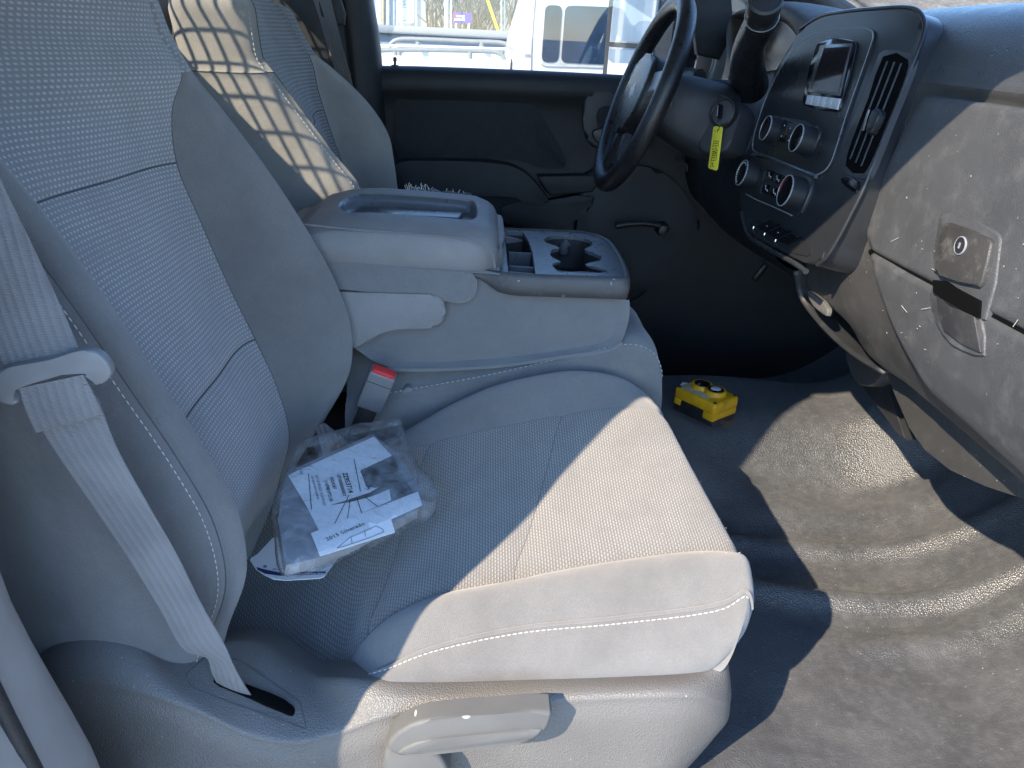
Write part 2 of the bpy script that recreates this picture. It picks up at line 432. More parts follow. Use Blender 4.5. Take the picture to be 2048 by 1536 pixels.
MAT['keysilver'] = plain('sky_sheen_key', (.52, .54, .57), .3, .04, 20)  # silver keys; sky reflection put into the flat pale colour
MAT['chrome'] = plain('chrome_edge', (.75, .75, .75), .15, .05, 20, metal=1)
MAT['tray'] = plain('console_tray_plastic', (.10, .104, .112), .3, .1, 18, [('n', 1200, .0001)], ((.2, .2, .2), 8, .5, 1, .25))
MAT['traydark'] = plain('console_strip_plastic', (.07, .068, .066), .5, .1, 18, [('v', 600, .0003)], ((.22, .2, .18), 30, .5, .8, .5), (120, .12, .2, (.4, .38, .34)))
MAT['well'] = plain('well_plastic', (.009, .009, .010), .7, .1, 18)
MAT['gapshade'] = plain('gap_shade', (.0025, .0025, .0028), .95, spec=.1)  # near-black: shade inside gaps and openings put into the colour
MAT['crease'] = plain('seam_crease', (.10, .10, .102), .95, spec=.1)
MAT['red'] = plain('red_button', (.62, .035, .04), .4, .08, 40)
MAT['yellow'] = plain('yellow_plastic', (.78, .40, .01), .45, .1, 35, None, ((.18, .12, .05), 30, .55, .85, .6))
MAT['yellowtag'] = plain('yellow_tag', (.82, .72, .05), .55, .08, 60)
MAT['ink'] = plain('black_ink', (.012, .012, .014), .6)
MAT['white'] = plain('white_plastic', (.75, .75, .74), .45, .06, 30)
MAT['paper'] = plain('white_paper', (.80, .80, .80), .85, .03, 20)
MAT['greyink'] = plain('grey_ink', (.22, .22, .24), .8)
MAT['photo'] = plain('grey_print', (.13, .14, .15), .6, .75, 60)
MAT['navy'] = plain('navy_print', (.02, .03, .12), .6)
MAT['foam'] = plain('torn_foam', (.72, .68, .58), .95, .1, 80)
MAT['glass'] = glassy('window_glass', (.975, .985, .98), 0, 1)
MAT['bag'] = glassy('clear_plastic_bag', (.93, .95, .96), .11, 2.4, (40, .005), .24, (.75, .8, .85))
MAT['screen'] = plain('screen_glass', (.028, .022, .026), .08, .15, 6)
MAT['mirror'] = plain('mirror_glass', (.9, .92, .93), .02, .01, 3, metal=1, rv=.0)
def floor_mat():
    b = NB('vinyl_floor'); d1 = b.ss(b.noise(6, 7, .7), .35, .75); d2 = b.ss(b.noise(45, 6, .75), .4, .75)
    st = b.ss(b.noise(1, 5, .6, b.mapping((60, 200, 60), (0, 0, .9))), .52, .75)
    c = b.mix(d1, (.055, .056, .059), (.082, .083, .085)); c = b.mix(b.mth('MULTIPLY', d2, .3), c, (.16, .16, .16)); c = b.mix(b.mth('MULTIPLY', st, .14), c, (.26, .26, .26))
    f = b.flecks(200, .06, .11); c = b.mix(b.mth('MULTIPLY', f, .7), c, (.62, .6, .55))
    b.set(Base_Color=c, Roughness=b.mth('MULTIPLY_ADD', d1, .14, .36)); b.b.inputs['Specular IOR Level'].default_value = 1.0; b.b.inputs['Diffuse Roughness'].default_value = 1
    v = b.n('TexVoronoi'); v.inputs['Scale'].default_value = 330; b.l(b.co(), v.inputs['Vector']); b.bump(v.outputs['Distance'], .0012); b.bump(b.noise(9, 2), .003)
    return b.m
MAT['floor'] = floor_mat()
# ------------------------------------------------------------------ floor of the cab
def fz(x, y):
    z = .0+.165*sstep(.03, .24, y)*(1-sstep(.42, .62, y))
    z += .03*math.exp(-((y-.06-.05*math.sin(x*5))/.06)**2)*sstep(.3, .5, x)
    toe = max(0, x-.78-.10*sstep(-.3, .3, y)); z += 1.5*toe*toe if toe < .28 else 1.5*.28*.28+.84*(toe-.28)
    w_ = sstep(.35, .6, x)
    z += w_*.020*math.exp(-((y+.10-.03*math.sin(x*4.2))/.026)**2)
    z += w_*.030*math.exp(-((y+.235-.05*math.sin(x*4.6+.4))/.030)**2)
    z += w_*.022*math.exp(-((y+.33-.06*math.sin(x*5+.9))/.032)**2)*sstep(.6, .8, x)
    z += .009*math.sin(x*9+y*6)*math.sin(y*11-x*4)*w_
    z += .010*math.exp(-(((x-.70)/.09)**2+((y-.02)/.05)**2))
    return z
def frange(a, b, n): return [a+(b-a)*i/n for i in range(n+1)]
g = [[V((x, y, fz(x, y))) for y in frange(-.80, .83, 150)] for x in frange(-.66, 1.3, 150)]
structure(gmesh('floor', g, MAT['floor'], thick=-.02))
# ------------------------------------------------------------------ truck cab
cab = thing('truck_cab', 'truck cab shell with dark pillars, roof and rear wall around the seats', 'truck cab', (0, 0, -.1))
paint = plain('white_paint', (.72, .73, .72), .25, .03, 4, coat=.6)
trimgrey = plain('pillar_trim', (.30, .285, .27), .55, .08, 12, [('n', 900, .0002)], ((.4, .38, .35), 9, .5, .9, .3))
head = plain('headliner', (.32, .31, .30), .9, .05, 10)
rg = [[V((x, y, 1.31+.10*(1-(y/.80)**2)-(.12*sstep(.25, .55, x)))) for y in frange(-.80, .80, 16)] for x in frange(-.78, .55, 10)]
gmesh('roof', rg, head, cab, thick=.045)
# rear wall with its window opening
box('rear_wall', (-.72, 0, .50), (.04, 1.58, 1.10), trimgrey, cab, bevel=.01)
box('rear_header', (-.72, 0, 1.350), (.04, 1.50, .14), trimgrey, cab, bevel=.005)
for s in (-1, 1): box('rear_corner', (-.72, s*.71, 1.20), (.04, .17, .29), trimgrey, cab, bevel=.005)
ext('rear_glass', [(-.725, -.625, 1.052), (-.725, .625, 1.052), (-.725, .625, 1.278), (-.725, -.625, 1.278)], (-.005, 0, 0), MAT['glass'], cab)
# passenger side pillar: outer skin leans in above the belt line
def bp(z): return (-.43+.21*sstep(.9, 1.33, z), -1.0+.20*sstep(.85, 1.33, z))
pg = []
for z in frange(-.25, 1.33, 16):
    x1, y1 = bp(z)
    inner = V((-.445+.20*sstep(.95, 1.33, z), -.80, z))
    if z < .6: inner.x += .055*sstep(.5, .15, z)
    pg.append([V((-.74, -.79, z)), V((inner.x-.012, -.79, z)), inner, V((inner.x+.004, y1*.35-.8*.65, z)), V((x1, y1+.02, z)), V((x1-.01, y1, z)), V((-.80, y1, z))])
gmesh('door_pillar', dense(pg, 2, 3), trimgrey, cab, flip=True)
tube('door_seal', [V((bp(z)[0]*.35+(-.445+.055*sstep(.5, .15, z)+.20*sstep(.95, 1.33, z))*.65+.006, -.872+.07*sstep(.9, 1.3, z), z)) for z in frange(-.1, 1.3, 24)], .008, MAT['blackp'], cab, 8)
box('sill', (.25, -.90, -.13), (1.9, .20, .16), trimgrey, cab, bevel=.03, seg=3)
for s in (-1, 1):
    tube('front_pillar', crv([V((.46, s*.775, 1.275)), V((.78, s*.80, 1.12)), V((1.10, s*.83, .93)), V((1.12, s*.85, .5))], 6), .045, MAT['doorp'], cab, 10)
wg = [[V((.50+.66*t+.05*(1-(y/.8)**2), y, 1.285-.33*t)) for y in frange(-.76, .76, 10)] for t in frange(0, 1, 6)]
gmesh('windshield', wg, MAT['glass'], cab, thick=.004)
# driver's side pillar, beside the driver's door
dp = [pxs([(742, -40), (752, 60), (766, 128), (766, 200), (770, 330), (800, 500), (820, 700)], Y=.79)]
def col(lst, Y): return pxs(lst, Y=Y)
ys = [-60, 10, 70, 132, 200, 320, 460, 640]
c_edge = [738, 747, 757, 766, 690, 700, 720, 740]
rows = []
for k, y in enumerate(ys):
    e = px([738, 748, 758, 764, 768, 776, 790, 810][k], y, Y=.80)
    rows.append([V((-.70, .70, e.z)), V((e.x-.19, .70, e.z)), V((e.x-.115, .705, e.z)), V((e.x-.085, .745, e.z)), V((e.x-.06, .74, e.z)), V((e.x-.012, .765, e.z)), V((e.x, .80, e.z)), V((e.x-.02, .86, e.z)), V((-.6, .90, e.z))])
top = [V((p.x-.02, p.y-.05, 1.33)) for p in rows[0]]
gmesh('driver_pillar', dense([top]+rows, 4, 4), MAT['doorp'], cab, thick=0)
ext('pillar_cover', pxs([(627, -30), (672, -30), (690, 28), (688, 50), (655, 52), (640, 30)], Y=.695), (0, .02, 0), MAT['doorp'], cab, bevel=.006)
box('driver_rear_panel', (-.5, .83, .45), (.42, .03, 1.0), MAT['doorp'], cab, bevel=.008)
box('driver_rail', (-.1, .80, 1.315), (1.3, .07, .06), MAT['doorp'], cab, bevel=.02, seg=3)
ext('pillar_base', pxs([(1395, -40), (1468, -40), (1500, 20), (1500, 150), (1440, 160), (1398, 120)], X=.775), (.03, 0, 0), MAT['doorp'], cab, bevel=.006)
ext('firewall', [V((1.28, -.85, -.1)), V((1.28, .85, -.1)), V((1.16, .85, .95)), V((1.16, -.85, .95))], (.03, 0, 0), MAT['blackp'], cab)
box('driver_kick_panel', (1.0, .85, .35), (.62, .04, 1.1), MAT['blackp'], cab, bevel=.01)
box('passenger_kick_panel', (1.08, -.80, .3), (.5, .04, .9), MAT['blackp'], cab, bevel=.01)
# the open passenger door, hinged at the front and swung out beyond the picture
hx, hy = V((1.02, -.98, 0)), V((.36, -.93, 0)).normalized()
dn_ = V((-hy.y, hy.x, 0))
ext('open_door', [hx+hy*.02+V((0, 0, -.2)), hx+hy*1.05+V((0, 0, -.2)), hx+hy*1.08+V((0, 0, .88)), hx+hy*.02+V((0, 0, .86))], dn_*.09, MAT['doorp'], cab, bevel=.02, seg=3)
tube('open_door_frame', crv([hx+hy*.1+V((0, 0, .88)), hx+hy*.45+V((0, 0, 1.2)), hx+hy*.75+V((0, 0, 1.3)), hx+hy*1.0+V((0, 0, 1.27)), hx+hy*1.06+V((0, 0, .9))], 5), .025, MAT['doorp'], cab, 8)
# diamond mesh guard behind the rear window (its shadow falls on the driver's seat)
guard = thing('window_guard', 'black diamond mesh guard behind the rear window', 'window guard', (-.80, 0, 1.0))
gy0, gy1, gz0, gz1 = -.66, .66, 1.0, 1.42
for k in range(-26, 30):
    for s in (1, -1):
        c = k*.065+.02          # line z-zmid = s*y + c
        pts = []
        zm = 1.2
        for y in (gy0, gy1):
            z = zm+s*y+c
            if gz0 <= z <= gz1: pts.append((y, z))
        for z in (gz0, gz1):
            y = (z-zm-c)/s
            if gy0 < y < gy1: pts.append((y, z))
        if len(pts) < 2: continue
        (a, b), (c2, d) = pts[0], pts[1]
        if abs(a-c2) < .02: continue
        tube('mesh_bar', [V((-.80+.002*s, a, b)), V((-.80+.002*s, c2, d))], .0038, MAT['blackp'], guard, 6)
for a, b in (((gy0, gz0), (gy1, gz0)), ((gy0, gz1), (gy1, gz1)), ((gy0, gz0), (gy0, gz1)), ((gy1, gz0), (gy1, gz1))):
    tube('frame_tube', [V((-.80, *a)), V((-.80, *b))], .014, MAT['blackp'], guard, 8)
# ------------------------------------------------------------------ driver's door
door = thing('driver_door', "black driver's door panel with armrest and window sill", 'door', (.25, .82, .1))
DY = .80
# main panel: sill rolls over to the glass
top_l = [(700, 135), (766, 133), (900, 136), (1100, 144), (1260, 152), (1420, 160)]
rows = []
for a, b in top_l:
    p = px(a, b, Y=DY)
    rows.append([V((p.x, .895, p.z-.010)), V((p.x, .86, p.z-.002)), V((p.x, .815, p.z)), V((p.x, .795, p.z-.012)), V((p.x, .785, p.z-.045)), V((p.x, .805, p.z-.10)), V((p.x, .81, .60)), V((p.x, .80, .40)), V((p.x, .815, -.05))])
rows.append([V((v.x+.70, v.y+.01, v.z)) for v in rows[-1]])
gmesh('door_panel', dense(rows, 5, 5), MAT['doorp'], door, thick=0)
# padded insert with its groove
ins = crv(pxs([(795, 318), (791, 250), (793, 200), (805, 178), (840, 172), (920, 173), (1000, 175), (1036, 186), (1066, 212), (1100, 262), (1128, 318), (1128, 332), (1112, 336), (1080, 334), (1045, 322), (1010, 318), (900, 316)], Y=.803), 4, True)
groove = plain('door_groove', (.006, .006, .007), .7)
cen = sum(ins, V())/len(ins)
ext('insert_groove', [cen+(p-cen)*1.018 for p in ins], (0, .02, 0), groove, door)
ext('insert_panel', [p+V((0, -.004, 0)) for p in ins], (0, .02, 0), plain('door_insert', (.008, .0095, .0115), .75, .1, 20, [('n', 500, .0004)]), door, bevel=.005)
# armrest
arm_o = crv(pxs([(786, 330), (860, 322), (1000, 328), (1036, 338), (1066, 360), (1088, 388), (1098, 402), (1075, 408), (1045, 402), (1030, 396), (960, 392), (870, 390), (790, 385)], Y=.745), 4, True)
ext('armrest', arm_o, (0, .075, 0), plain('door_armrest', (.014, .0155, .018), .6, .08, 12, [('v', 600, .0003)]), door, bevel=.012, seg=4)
ext('pull_pocket', crv(pxs([(800, 394), (930, 390), (1030, 393), (1050, 410), (1045, 428), (1020, 438), (920, 432), (800, 428)], Y=.775), 4, True), (0, .04, 0), groove, door, bevel=.004)
ext('switch_ledge', pxs([(1075, 352), (1196, 350), (1200, 362), (1185, 385), (1100, 392), (1085, 372)], Y=.77), (0, .05, 0), MAT['doorp'], door, bevel=.006)
ext('lower_trim', crv(pxs([(1000, 412), (1100, 400), (1190, 392), (1180, 420), (1130, 450), (1010, 452)], Y=.772), 4, True), (0, .04, 0), MAT['doorp'], door, bevel=.01)
# inside handle in its bezel
hz = crv(pxs([(1168, 200), (1180, 188), (1230, 186), (1245, 200), (1242, 280), (1228, 296), (1190, 296), (1172, 275)], Y=.785), 4, True)
hb = ext('handle_bezel', hz, (0, .03, 0), MAT['blackp'], door, bevel=.008)
ext('handle_recess', crv(pxs([(1196, 218), (1240, 216), (1240, 262), (1200, 264)], Y=.7835), 3, True), (0, .01, 0), groove, hb)
ext('handle', crv(pxs([(1186, 262), (1240, 258), (1240, 282), (1192, 284)], Y=.768), 3, True), (0, .012, 0), MAT['stack'], hb, bevel=.004)
# lock knob on the sill
p = px(790, 131, Y=.825)
kn = lathe('lock_knob', p+V((0, 0, -.002)), (0, 0, 1), [(.010, 0), (.010, .003), (.0035, .004), (.0035, .012), (.005, .013), (.005, .021), (.003, .023)], plain('brown_knob', (.10, .055, .035), .5), door, 12)
# lower front of the door with window crank
lo = crv(pxs([(1170, 350), (1300, 335), (1350, 365), (1392, 420), (1402, 450), (1392, 478), (1330, 545), (1270, 602), (1180, 600)], Y=.775), 4, True)
ext('speaker_panel', lo, (0, .03, 0), plain('door_lower', (.011, .0125, .0145), .6, .1, 6, [('v', 600, .0003)]), door, bevel=.012, seg=3)
tube('crank_handle', crv(pxs([(1232, 452), (1250, 449), (1290, 447), (1322, 452)], Y=.735), 4), lambda t: .009-.002*t, MAT['rubber'], door, 10)
lathe('crank_hub', px(1322, 455, Y=.775), (0, -1, 0), [(.02, 0), (.02, .02), (.014, .04), (.006, .042)], MAT['rubber'], door, 16)
# window pane and upper frame
pw = [px(748, -10, Y=.87), px(766, 132, Y=.87), px(1330, 155, Y=.87), px(1345, -10, Y=.87)]
wz = [V((pw[0].x-.06, .80, 1.29)), pw[0], V((pw[1].x, .87, pw[1].z-.02)), V((pw[2].x+.08, .87, pw[2].z-.02)), V((.70, .87, .90)), V((.62, .83, 1.1)), V((.44, .80, 1.29))]
ext('window_pane', [V((wz[0].x, .87, 1.29)), V((pw[1].x-.02, .87, pw[1].z-.02)), V((.80, .87, .85)), V((.72, .87, 1.08)), V((.46, .87, 1.29))], (0, .004, 0), MAT['glass'], door)
tube('window_frame', crv([px(755, -30, Y=.86)+V((-.03, 0, 0)), V((-.28, .84, 1.27)), V((.40, .82, 1.27)), V((.74, .84, 1.08)), V((.86, .86, .90))], 5), .022, MAT['doorp'], door, 8)
ext('mirror_sail', pxs([(1392, -20), (1462, -20), (1470, 60), (1440, 120), (1395, 110), (1386, 40)], Y=.84), (0, .03, 0), MAT['doorp'], door, bevel=.006)
# ------------------------------------------------------------------ passenger seat (near)
ps = thing('passenger_seat', 'large grey cloth passenger seat with manual in plastic lying on its cushion', 'seat', (0, -.42, 0))
Z = [1.03, 1.0, .95, .90, .85, .78, .70, .60, .515, .43, .34, .25, .17]
ridgeX = [(1.03, -.575), (.95, -.535), (.90, -.503), (.829, -.464), (.777, -.432), (.715, -.399), (.578, -.336), (.461, -.283), (.359, -.268), (.25, -.306), (.17, -.33)]
seamX = [(1.03, -.452), (.987, -.438), (.95, -.430), (.90, -.402), (.851, -.418), (.781, -.422), (.707, -.401), (.586, -.363), (.505, -.332), (.41, -.301), (.336, -.294), (.175, -.339)]
silX = [(1.03, -.47), (.989, -.45), (.95, -.436), (.892, -.416), (.819, -.355), (.702, -.282), (.607, -.232), (.522, -.203), (.431, -.207), (.353, -.245), (.292, -.301), (.17, -.36)]
ctrl = []
for z in Z:
    r, s, q = interp(ridgeX, z), interp(seamX, z), interp(silX, z)
    hd = sstep(.86, .95, z)            # head block is narrower
    yo = -.615+.05*hd; yi = -.19-.015*hd
    bk = -.60-.06*sstep(.4, .9, z)
    if z > 1.01:
        row = [V((bk+.03, yo, z-.05)), V((bk+.05, yo+.01, z-.01)), V((r-.02, yo+.03, z)), V((r+.0, yo+.05, z)), V((r+.02, yo+.08, z)), V((lerp(r, s, .5)-.01, -.42, z+.004)), V((s-.02, yi-.06, z)), V((q-.03, yi-.03, z)), V((q-.05, yi-.015, z-.005)), V((bk+.06, yi-.02, z-.02)), V((bk+.03, yi-.05, z-.05))]
    else:
        low = sstep(.5, .3, z)
        ci = lerp(r-.03, s, .55)-.012
        row = [V((bk, yo-.005, z)), V((r-.16, yo-.052, z)), V((r-.014, yo-.036, z)), V((r, yo, z)), V((r-.035+.01*hd, yo+.045, z)), V((ci, -.42, z)), V((s, lerp(-.27, yi-.045, hd), z)), V((lerp(s, q, .62)+.012*(1-hd), lerp(-.232, yi-.022, hd), z)), V((q, yi, z)), V((q-.09, yi+.012-.01*hd, z)), V((bk, yi-.02, z))]
    ctrl.append(row)
SR, SCc = 8, 9
gb = dense(ctrl, SR, SCc)
gb = seams(gb, cols=[2*SCc, 6*SCc], rows=[(4*SCc, 6*SCc, 5*SR), (4*SCc, 6*SCc, 8*SR)], depth=-.0055, wd=1.0)
gb = seams(gb, cols=[4*SCc], depth=-.004, wd=1.6)
uvb = guv(gb, 5*SCc)
def flat_uv(g, uv, jc): return [[(g[i][j].y, uv[i][jc][1]) for j in range(len(g[0]))] for i in range(len(g))]
def crease(nm, line, par, r=.0010): return tube(nm, line, r, MAT['crease'], par, 6)
uvi = flat_uv(gb, uvb, 5*SCc)
def part(nm, i0, i1, j0, j1, m): return gmesh(nm, gb, m, ps, i0*SR, i1*SR, j0*SCc, j1*SCc, uvi if m is MAT['insert'] else uvb)
LR = len(Z)-1
back = part('backrest_insert', 0, 5, 4, 6, MAT['insert']); part('backrest_insert', 5, 8, 4, 6, MAT['insert']); part('backrest_insert', 8, LR, 4, 6, MAT['insert'])
part('backrest_head_edge', 0, 3, 6, 8, MAT['insert'])
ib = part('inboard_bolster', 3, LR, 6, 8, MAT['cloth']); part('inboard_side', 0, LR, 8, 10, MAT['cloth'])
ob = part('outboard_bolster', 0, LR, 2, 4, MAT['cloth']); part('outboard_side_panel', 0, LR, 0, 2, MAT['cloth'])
gmesh('backrest_back', [[gb[i][-1], gb[i][0]] for i in range(len(gb))], MAT['cloth'], ps, uv=None)
gmesh('backrest_top', [[lerp(gb[0][j], gb[0][len(gb[0])-1-j], k/4) for k in range(5)] for j in range(len(gb[0])//2+1)], MAT['cloth'], ps)
N = gnormals(gb)
for i in (5*SR, 8*SR): crease('cross_seam', [gb[i][j] for j in range(4*SCc, 6*SCc+1)], back, .0015)
crease('bolster_seam', [gb[i][6*SCc] for i in range(3*SR, LR*SR)], ib, .0009)
crease('side_seam', [gb[i][2*SCc] for i in range(SR, LR*SR)], ob, .0009)
def edge_line(g, N, j, i0, i1, off): return [g[i][j]+N[i][j]*off for i in range(i0, i1)]
sgn = -1 if N[40][2*SCc-1].y > 0 else 1
j = 2*SCc-1
stitch('stitching', [lerp(gb[i][j], gb[i][j-1], .0)+N[i][j]*(sgn*.0012) for i in range(2*SR, 11*SR+4)], MAT['thread'], ob, .0085, .0062, .0007)
# ------------------------------------------------------------------ cushion
K1 = pxs([(640, 930), (720, 905), (800, 868), (890, 815), (980, 775), (1070, 752), (1150, 742), (1240, 755), (1300, 795), (1318, 822)], Y=-.20)
K2 = pxs([(560, 960), (640, 938), (730, 915), (830, 890), (930, 866), (1020, 847), (1110, 829), (1200, 815), (1285, 810), (1322, 822)], Y=-.26)
K5 = pxs([(600, 1400), (645, 1372), (684, 1347), (715, 1288), (770, 1232), (860, 1188), (1000, 1158), (1200, 1120), (1420, 1095), (1476, 1104)], Y=-.565)
K6 = pxs([(640, 1400), (680, 1375), (718, 1354), (778, 1332), (839, 1305), (907, 1284), (1050, 1255), (1240, 1236), (1448, 1206), (1494, 1182)], Y=-.64)
K7 = pxs([(640, 1410), (680, 1390), (712, 1362), (780, 1366), (850, 1368), (930, 1368), (1060, 1364), (1240, 1358), (1420, 1340), (1456, 1312)], Y=-.655)
# keep rear bolster end on the cushion
ctrl = []
n = len(K1)
for k in range(n):
    a, b, c, d, e = K1[k], K2[k], K5[k], K6[k], K7[k]
    m1 = lerp(b, c, .35)+V((.006 if k > 7 else 0, 0, -.012)); m2 = lerp(b, c, .7)+V((.006 if k > 7 else 0, 0, -.012))
    bt = lerp(c, d, .45)+V((0, -.002, .020*sstep(1, 4, k)))
    sd = lerp(d, e, .5)+V((0, -.012, 0))
    ctrl.append([V((a.x, -.165, a.z-.12)), V((a.x, -.17, a.z-.035)), a, b, m1, m2, c, bt, d, sd, e, V((e.x, -.60, e.z-.03))])
f0 = ctrl[-1]
ctrl.append([p+V((.014, 0, -.035)) for p in f0]); ctrl.append([p+V((.002, 0, -.09)) for p in f0]); ctrl.append([p+V((-.03, 0, -.13)) for p in f0])
for r in ctrl[-3:]: r[-1].z = f0[-1].z; r[-2].z = max(r[-2].z, f0[-1].z); r[-3].z = max(r[-3].z, f0[-1].z+.01)
for q_, r in enumerate(ctrl[-3:]):
    for c9 in (-1, -2, -3): r[c9].x -= (.02, .04, .05)[q_]; r[c9].y += (.002, .012, .03)[q_]
rear = [p+V((-.10, 0, -.01)) for p in ctrl[0]]
ctrl.insert(0, rear)
SR2, SC2 = 7, 7
gc = dense(ctrl, SR2, SC2)
RR = len(ctrl)-1
gc = seams(gc, cols=[3*SC2, 6*SC2], depth=-.005, wd=1.1, inward=-1)
gc = seams(gc, cols=[8*SC2], rows=[(3*SC2, 6*SC2, 4*SR2+2), (3*SC2, 6*SC2, 7*SR2+1)], depth=-.004, wd=.9, inward=-1)
uvc = guv(gc, 4*SC2)
uvx = [[(p.y, p.x*1.02) for p in r] for r in gc]
def cpart(nm, i0, i1, j0, j1, m): return gmesh(nm, gc, m, ps, i0, i1, j0*SC2, j1*SC2, uvx if m is MAT['insertc'] else uvc)
MAT['insertc'] = cloth_dash('cushion_insert_cloth', (.195, .184, .170), (.39, .365, .33), pu=.0068, pv=.0041, lu=.33, lv=.22)
cpart('cushion_insert', 0, 4*SR2+2, 3, 6, MAT['insertc']); cpart('cushion_insert', 4*SR2+2, 7*SR2+1, 3, 6, MAT['insertc']); cpart('cushion_insert', 7*SR2+1, RR*SR2, 3, 6, MAT['insertc'])
cpart('cushion_inboard_bolster', 0, RR*SR2, 0, 3, MAT['cloth']); cb = cpart('cushion_outboard_bolster', 0, RR*SR2, 6, 8, MAT['cloth']); cs = cpart('cushion_side', 0, RR*SR2, 8, 11, MAT['cloth'])
for i in (4*SR2+2, 7*SR2+1): crease('cushion_seam', [gc[i][j]-V((0, 0, .0004)) for j in range(3*SC2, 6*SC2+1)], cb, .0007)
for j in (3*SC2, 6*SC2): crease('bolster_seam', [gc[i][j]-V((0, 0, .0006)) for i in range(2*SR2, (RR-3)*SR2)], cb, .0007)
Nc = gnormals(gc); sg = 1 if Nc[60][9*SC2].y < 0 else -1
tube('welt', [gc[i][8*SC2]+Nc[i][8*SC2]*(sg*.002) for i in range(3*SR2, (RR-2)*SR2, 1)], .0028, MAT['cloth'], cb, 8)
stitch('stitching', [gc[i][8*SC2+1]+Nc[i][8*SC2+1]*(sg*.001) for i in range(3*SR2+2, (RR-3)*SR2+3)], MAT['thread'], cs, .0075, .0058, .0008)
# frayed fibres along the sunlit front edge of the insert
random.seed(4); fib = []
for k in range(36):
    j = random.randint(4*SC2, 6*SC2+4); i = random.randint((RR-4)*SR2-4, (RR-3)*SR2+3); p = gc[i][j]
    q = p+V((random.uniform(.0, .0028), random.uniform(-.0015, .0015), random.uniform(.0, .0022))); fib.append((p, q, V((0, -1, .3))))
fo = strokes('fabric_fibres', fib, .0003, MAT['thread'], ps); fo['kind'] = 'stuff'
# ------------------------------------------------------------------ moulded side shield
top_px = [(60, 1330), (110, 1292), (180, 1272), (265, 1282), (350, 1322), (440, 1290), (520, 1290), (620, 1350), (700, 1358), (850, 1366), (1020, 1362), (1220, 1356), (1400, 1342), (1450, 1318)]
rid_px = [(70, 1380), (110, 1370), (190, 1362), (300, 1385), (400, 1420), (500, 1465), (590, 1480), (680, 1460), (760, 1432), (860, 1412), (1020, 1405), (1220, 1392), (1400, 1388), (1462, 1395)]
topP = [px(a, b, Y=y) for (a, b), y in zip(top_px, [-.655, -.66, -.662, -.662, -.66, -.625, -.60, -.62, -.655, -.66, -.66, -.66, -.655, -.64])]
ridP = [px(a, b, Y=y) for (a, b), y in zip(rid_px, [-.67, -.69, -.70, -.71, -.715, -.715, -.712, -.70, -.695, -.69, -.69, -.69, -.688, -.655])]
ctrl = []
for k, (t, r) in enumerate(zip(topP, ridP)):
    dn = V((0, -.004, 0))
    b1 = V((r.x, r.y-.006, r.z-.035)); b2 = V((r.x-.012*(k > 11), r.y-.006, .12)); b3 = V((r.x-.05*(k > 11), r.y, .02)); b4 = V((r.x-.06*(k > 11), r.y+.02, -.02))
    if b1.z < b2.z+.02: b2.z = b1.z-.03
    ctrl.append([V((t.x, t.y+.06, t.z-.03)), V((t.x, t.y+.012, t.z-.004)), t, lerp(t, r, .5)+V((0, -.003, .003)), lerp(t, r, .9)+V((0, -.0005, .001)), r+V((0, -.001, -.003)), lerp(r, b1, .3), b1, b2, b3, b4])
last = ctrl[-1]; ctrl.append([V((p.x+.004, p.y+.05, p.z)) for p in last]); ctrl.append([V((p.x-.02, p.y+.09, p.z)) for p in last])
gs = dense(ctrl, 5, 5)
Ns = gnormals(gs)
sh = gmesh('side_shield', gs, MAT['shield'], ps)
# belt opening: thin joint line and slot
bez = [q for a_, b_ in zip(*(lambda R_: (R_, R_[1:]+R_[:1]))(rpoly(pxs([(370, 1350), (414, 1312), (480, 1320), (600, 1404), (613, 1460), (385, 1378)], Y=-.68), .006, 3))) for q in (a_, (a_+b_)/2)]
def on_shield(p):
    d = (V(p)-CAM); best = None
    for i in range(len(gs)):
        for j in range(len(gs[0])):
            q = gs[i][j]-CAM; t = q.dot(d)/d.length_squared; e = (q-d*t).length
            if best is None or e < best[0]: best = (e, i, j)
    # exact: ray through plane at the nearest grid point
    nn = Ns[best[1]][best[2]]; q = gs[best[1]][best[2]]
    t = (q-CAM).dot(nn)/d.dot(nn); r = CAM+d*t
    return r, (nn if nn.y < 0 else -nn)
bl = [on_shield(p) for p in bez]
tube('bezel_joint', [p+n_*.0002 for p, n_ in bl], .0007, MAT['crease'], sh, 6, closed=True)
sl = [on_shield(px(a, b, Y=-.68)) for a, b in [(413, 1352), (430, 1350), (500, 1375), (560, 1400), (588, 1418), (586, 1432), (560, 1424), (500, 1398), (418, 1362)]]
nn = sum((n_ for _, n_ in sl), V()).normalized(); pc = sum((p for p, _ in sl), V())/len(sl)
slp = [p-nn*(p-pc).dot(nn) for p, _ in sl]
ext('belt_slot', [p+nn*.0035 for p in crv(slp, 3, True)], nn*-.008, MAT['gapshade'], sh, bevel=.002)
# recline lever
lo_ = [(775, 1500), (780, 1480), (820, 1452), (860, 1440), (1000, 1428), (1100, 1424), (1105, 1432), (1088, 1470), (1070, 1483), (1000, 1494), (880, 1508), (800, 1514)]
lv = ext('recline_lever', crv(pxs(lo_, Y=-.735), 2, True), (0, .028, 0), MAT['lever'], ps, bevel=.007, seg=3)
ext('lever_face', crv(pxs([(796, 1508), (830, 1487), (900, 1476), (1060, 1461), (1084, 1462), (1066, 1480), (1000, 1491), (880, 1506)], Y=-.7385), 2, True), (0, .01, 0), MAT['lever'], lv, bevel=.003)
ext('lever_root', crv(pxs([(768, 1545), (772, 1500), (800, 1478), (850, 1500), (880, 1515), (900, 1560), (860, 1620), (790, 1620)], Y=-.728), 3, True), (0, .03, 0), MAT['lever'], lv, bevel=.006)
box('lever_stop', px(946, 1423, Y=-.715), (.010, .012, .008), MAT['lever'], sh, bevel=.003)
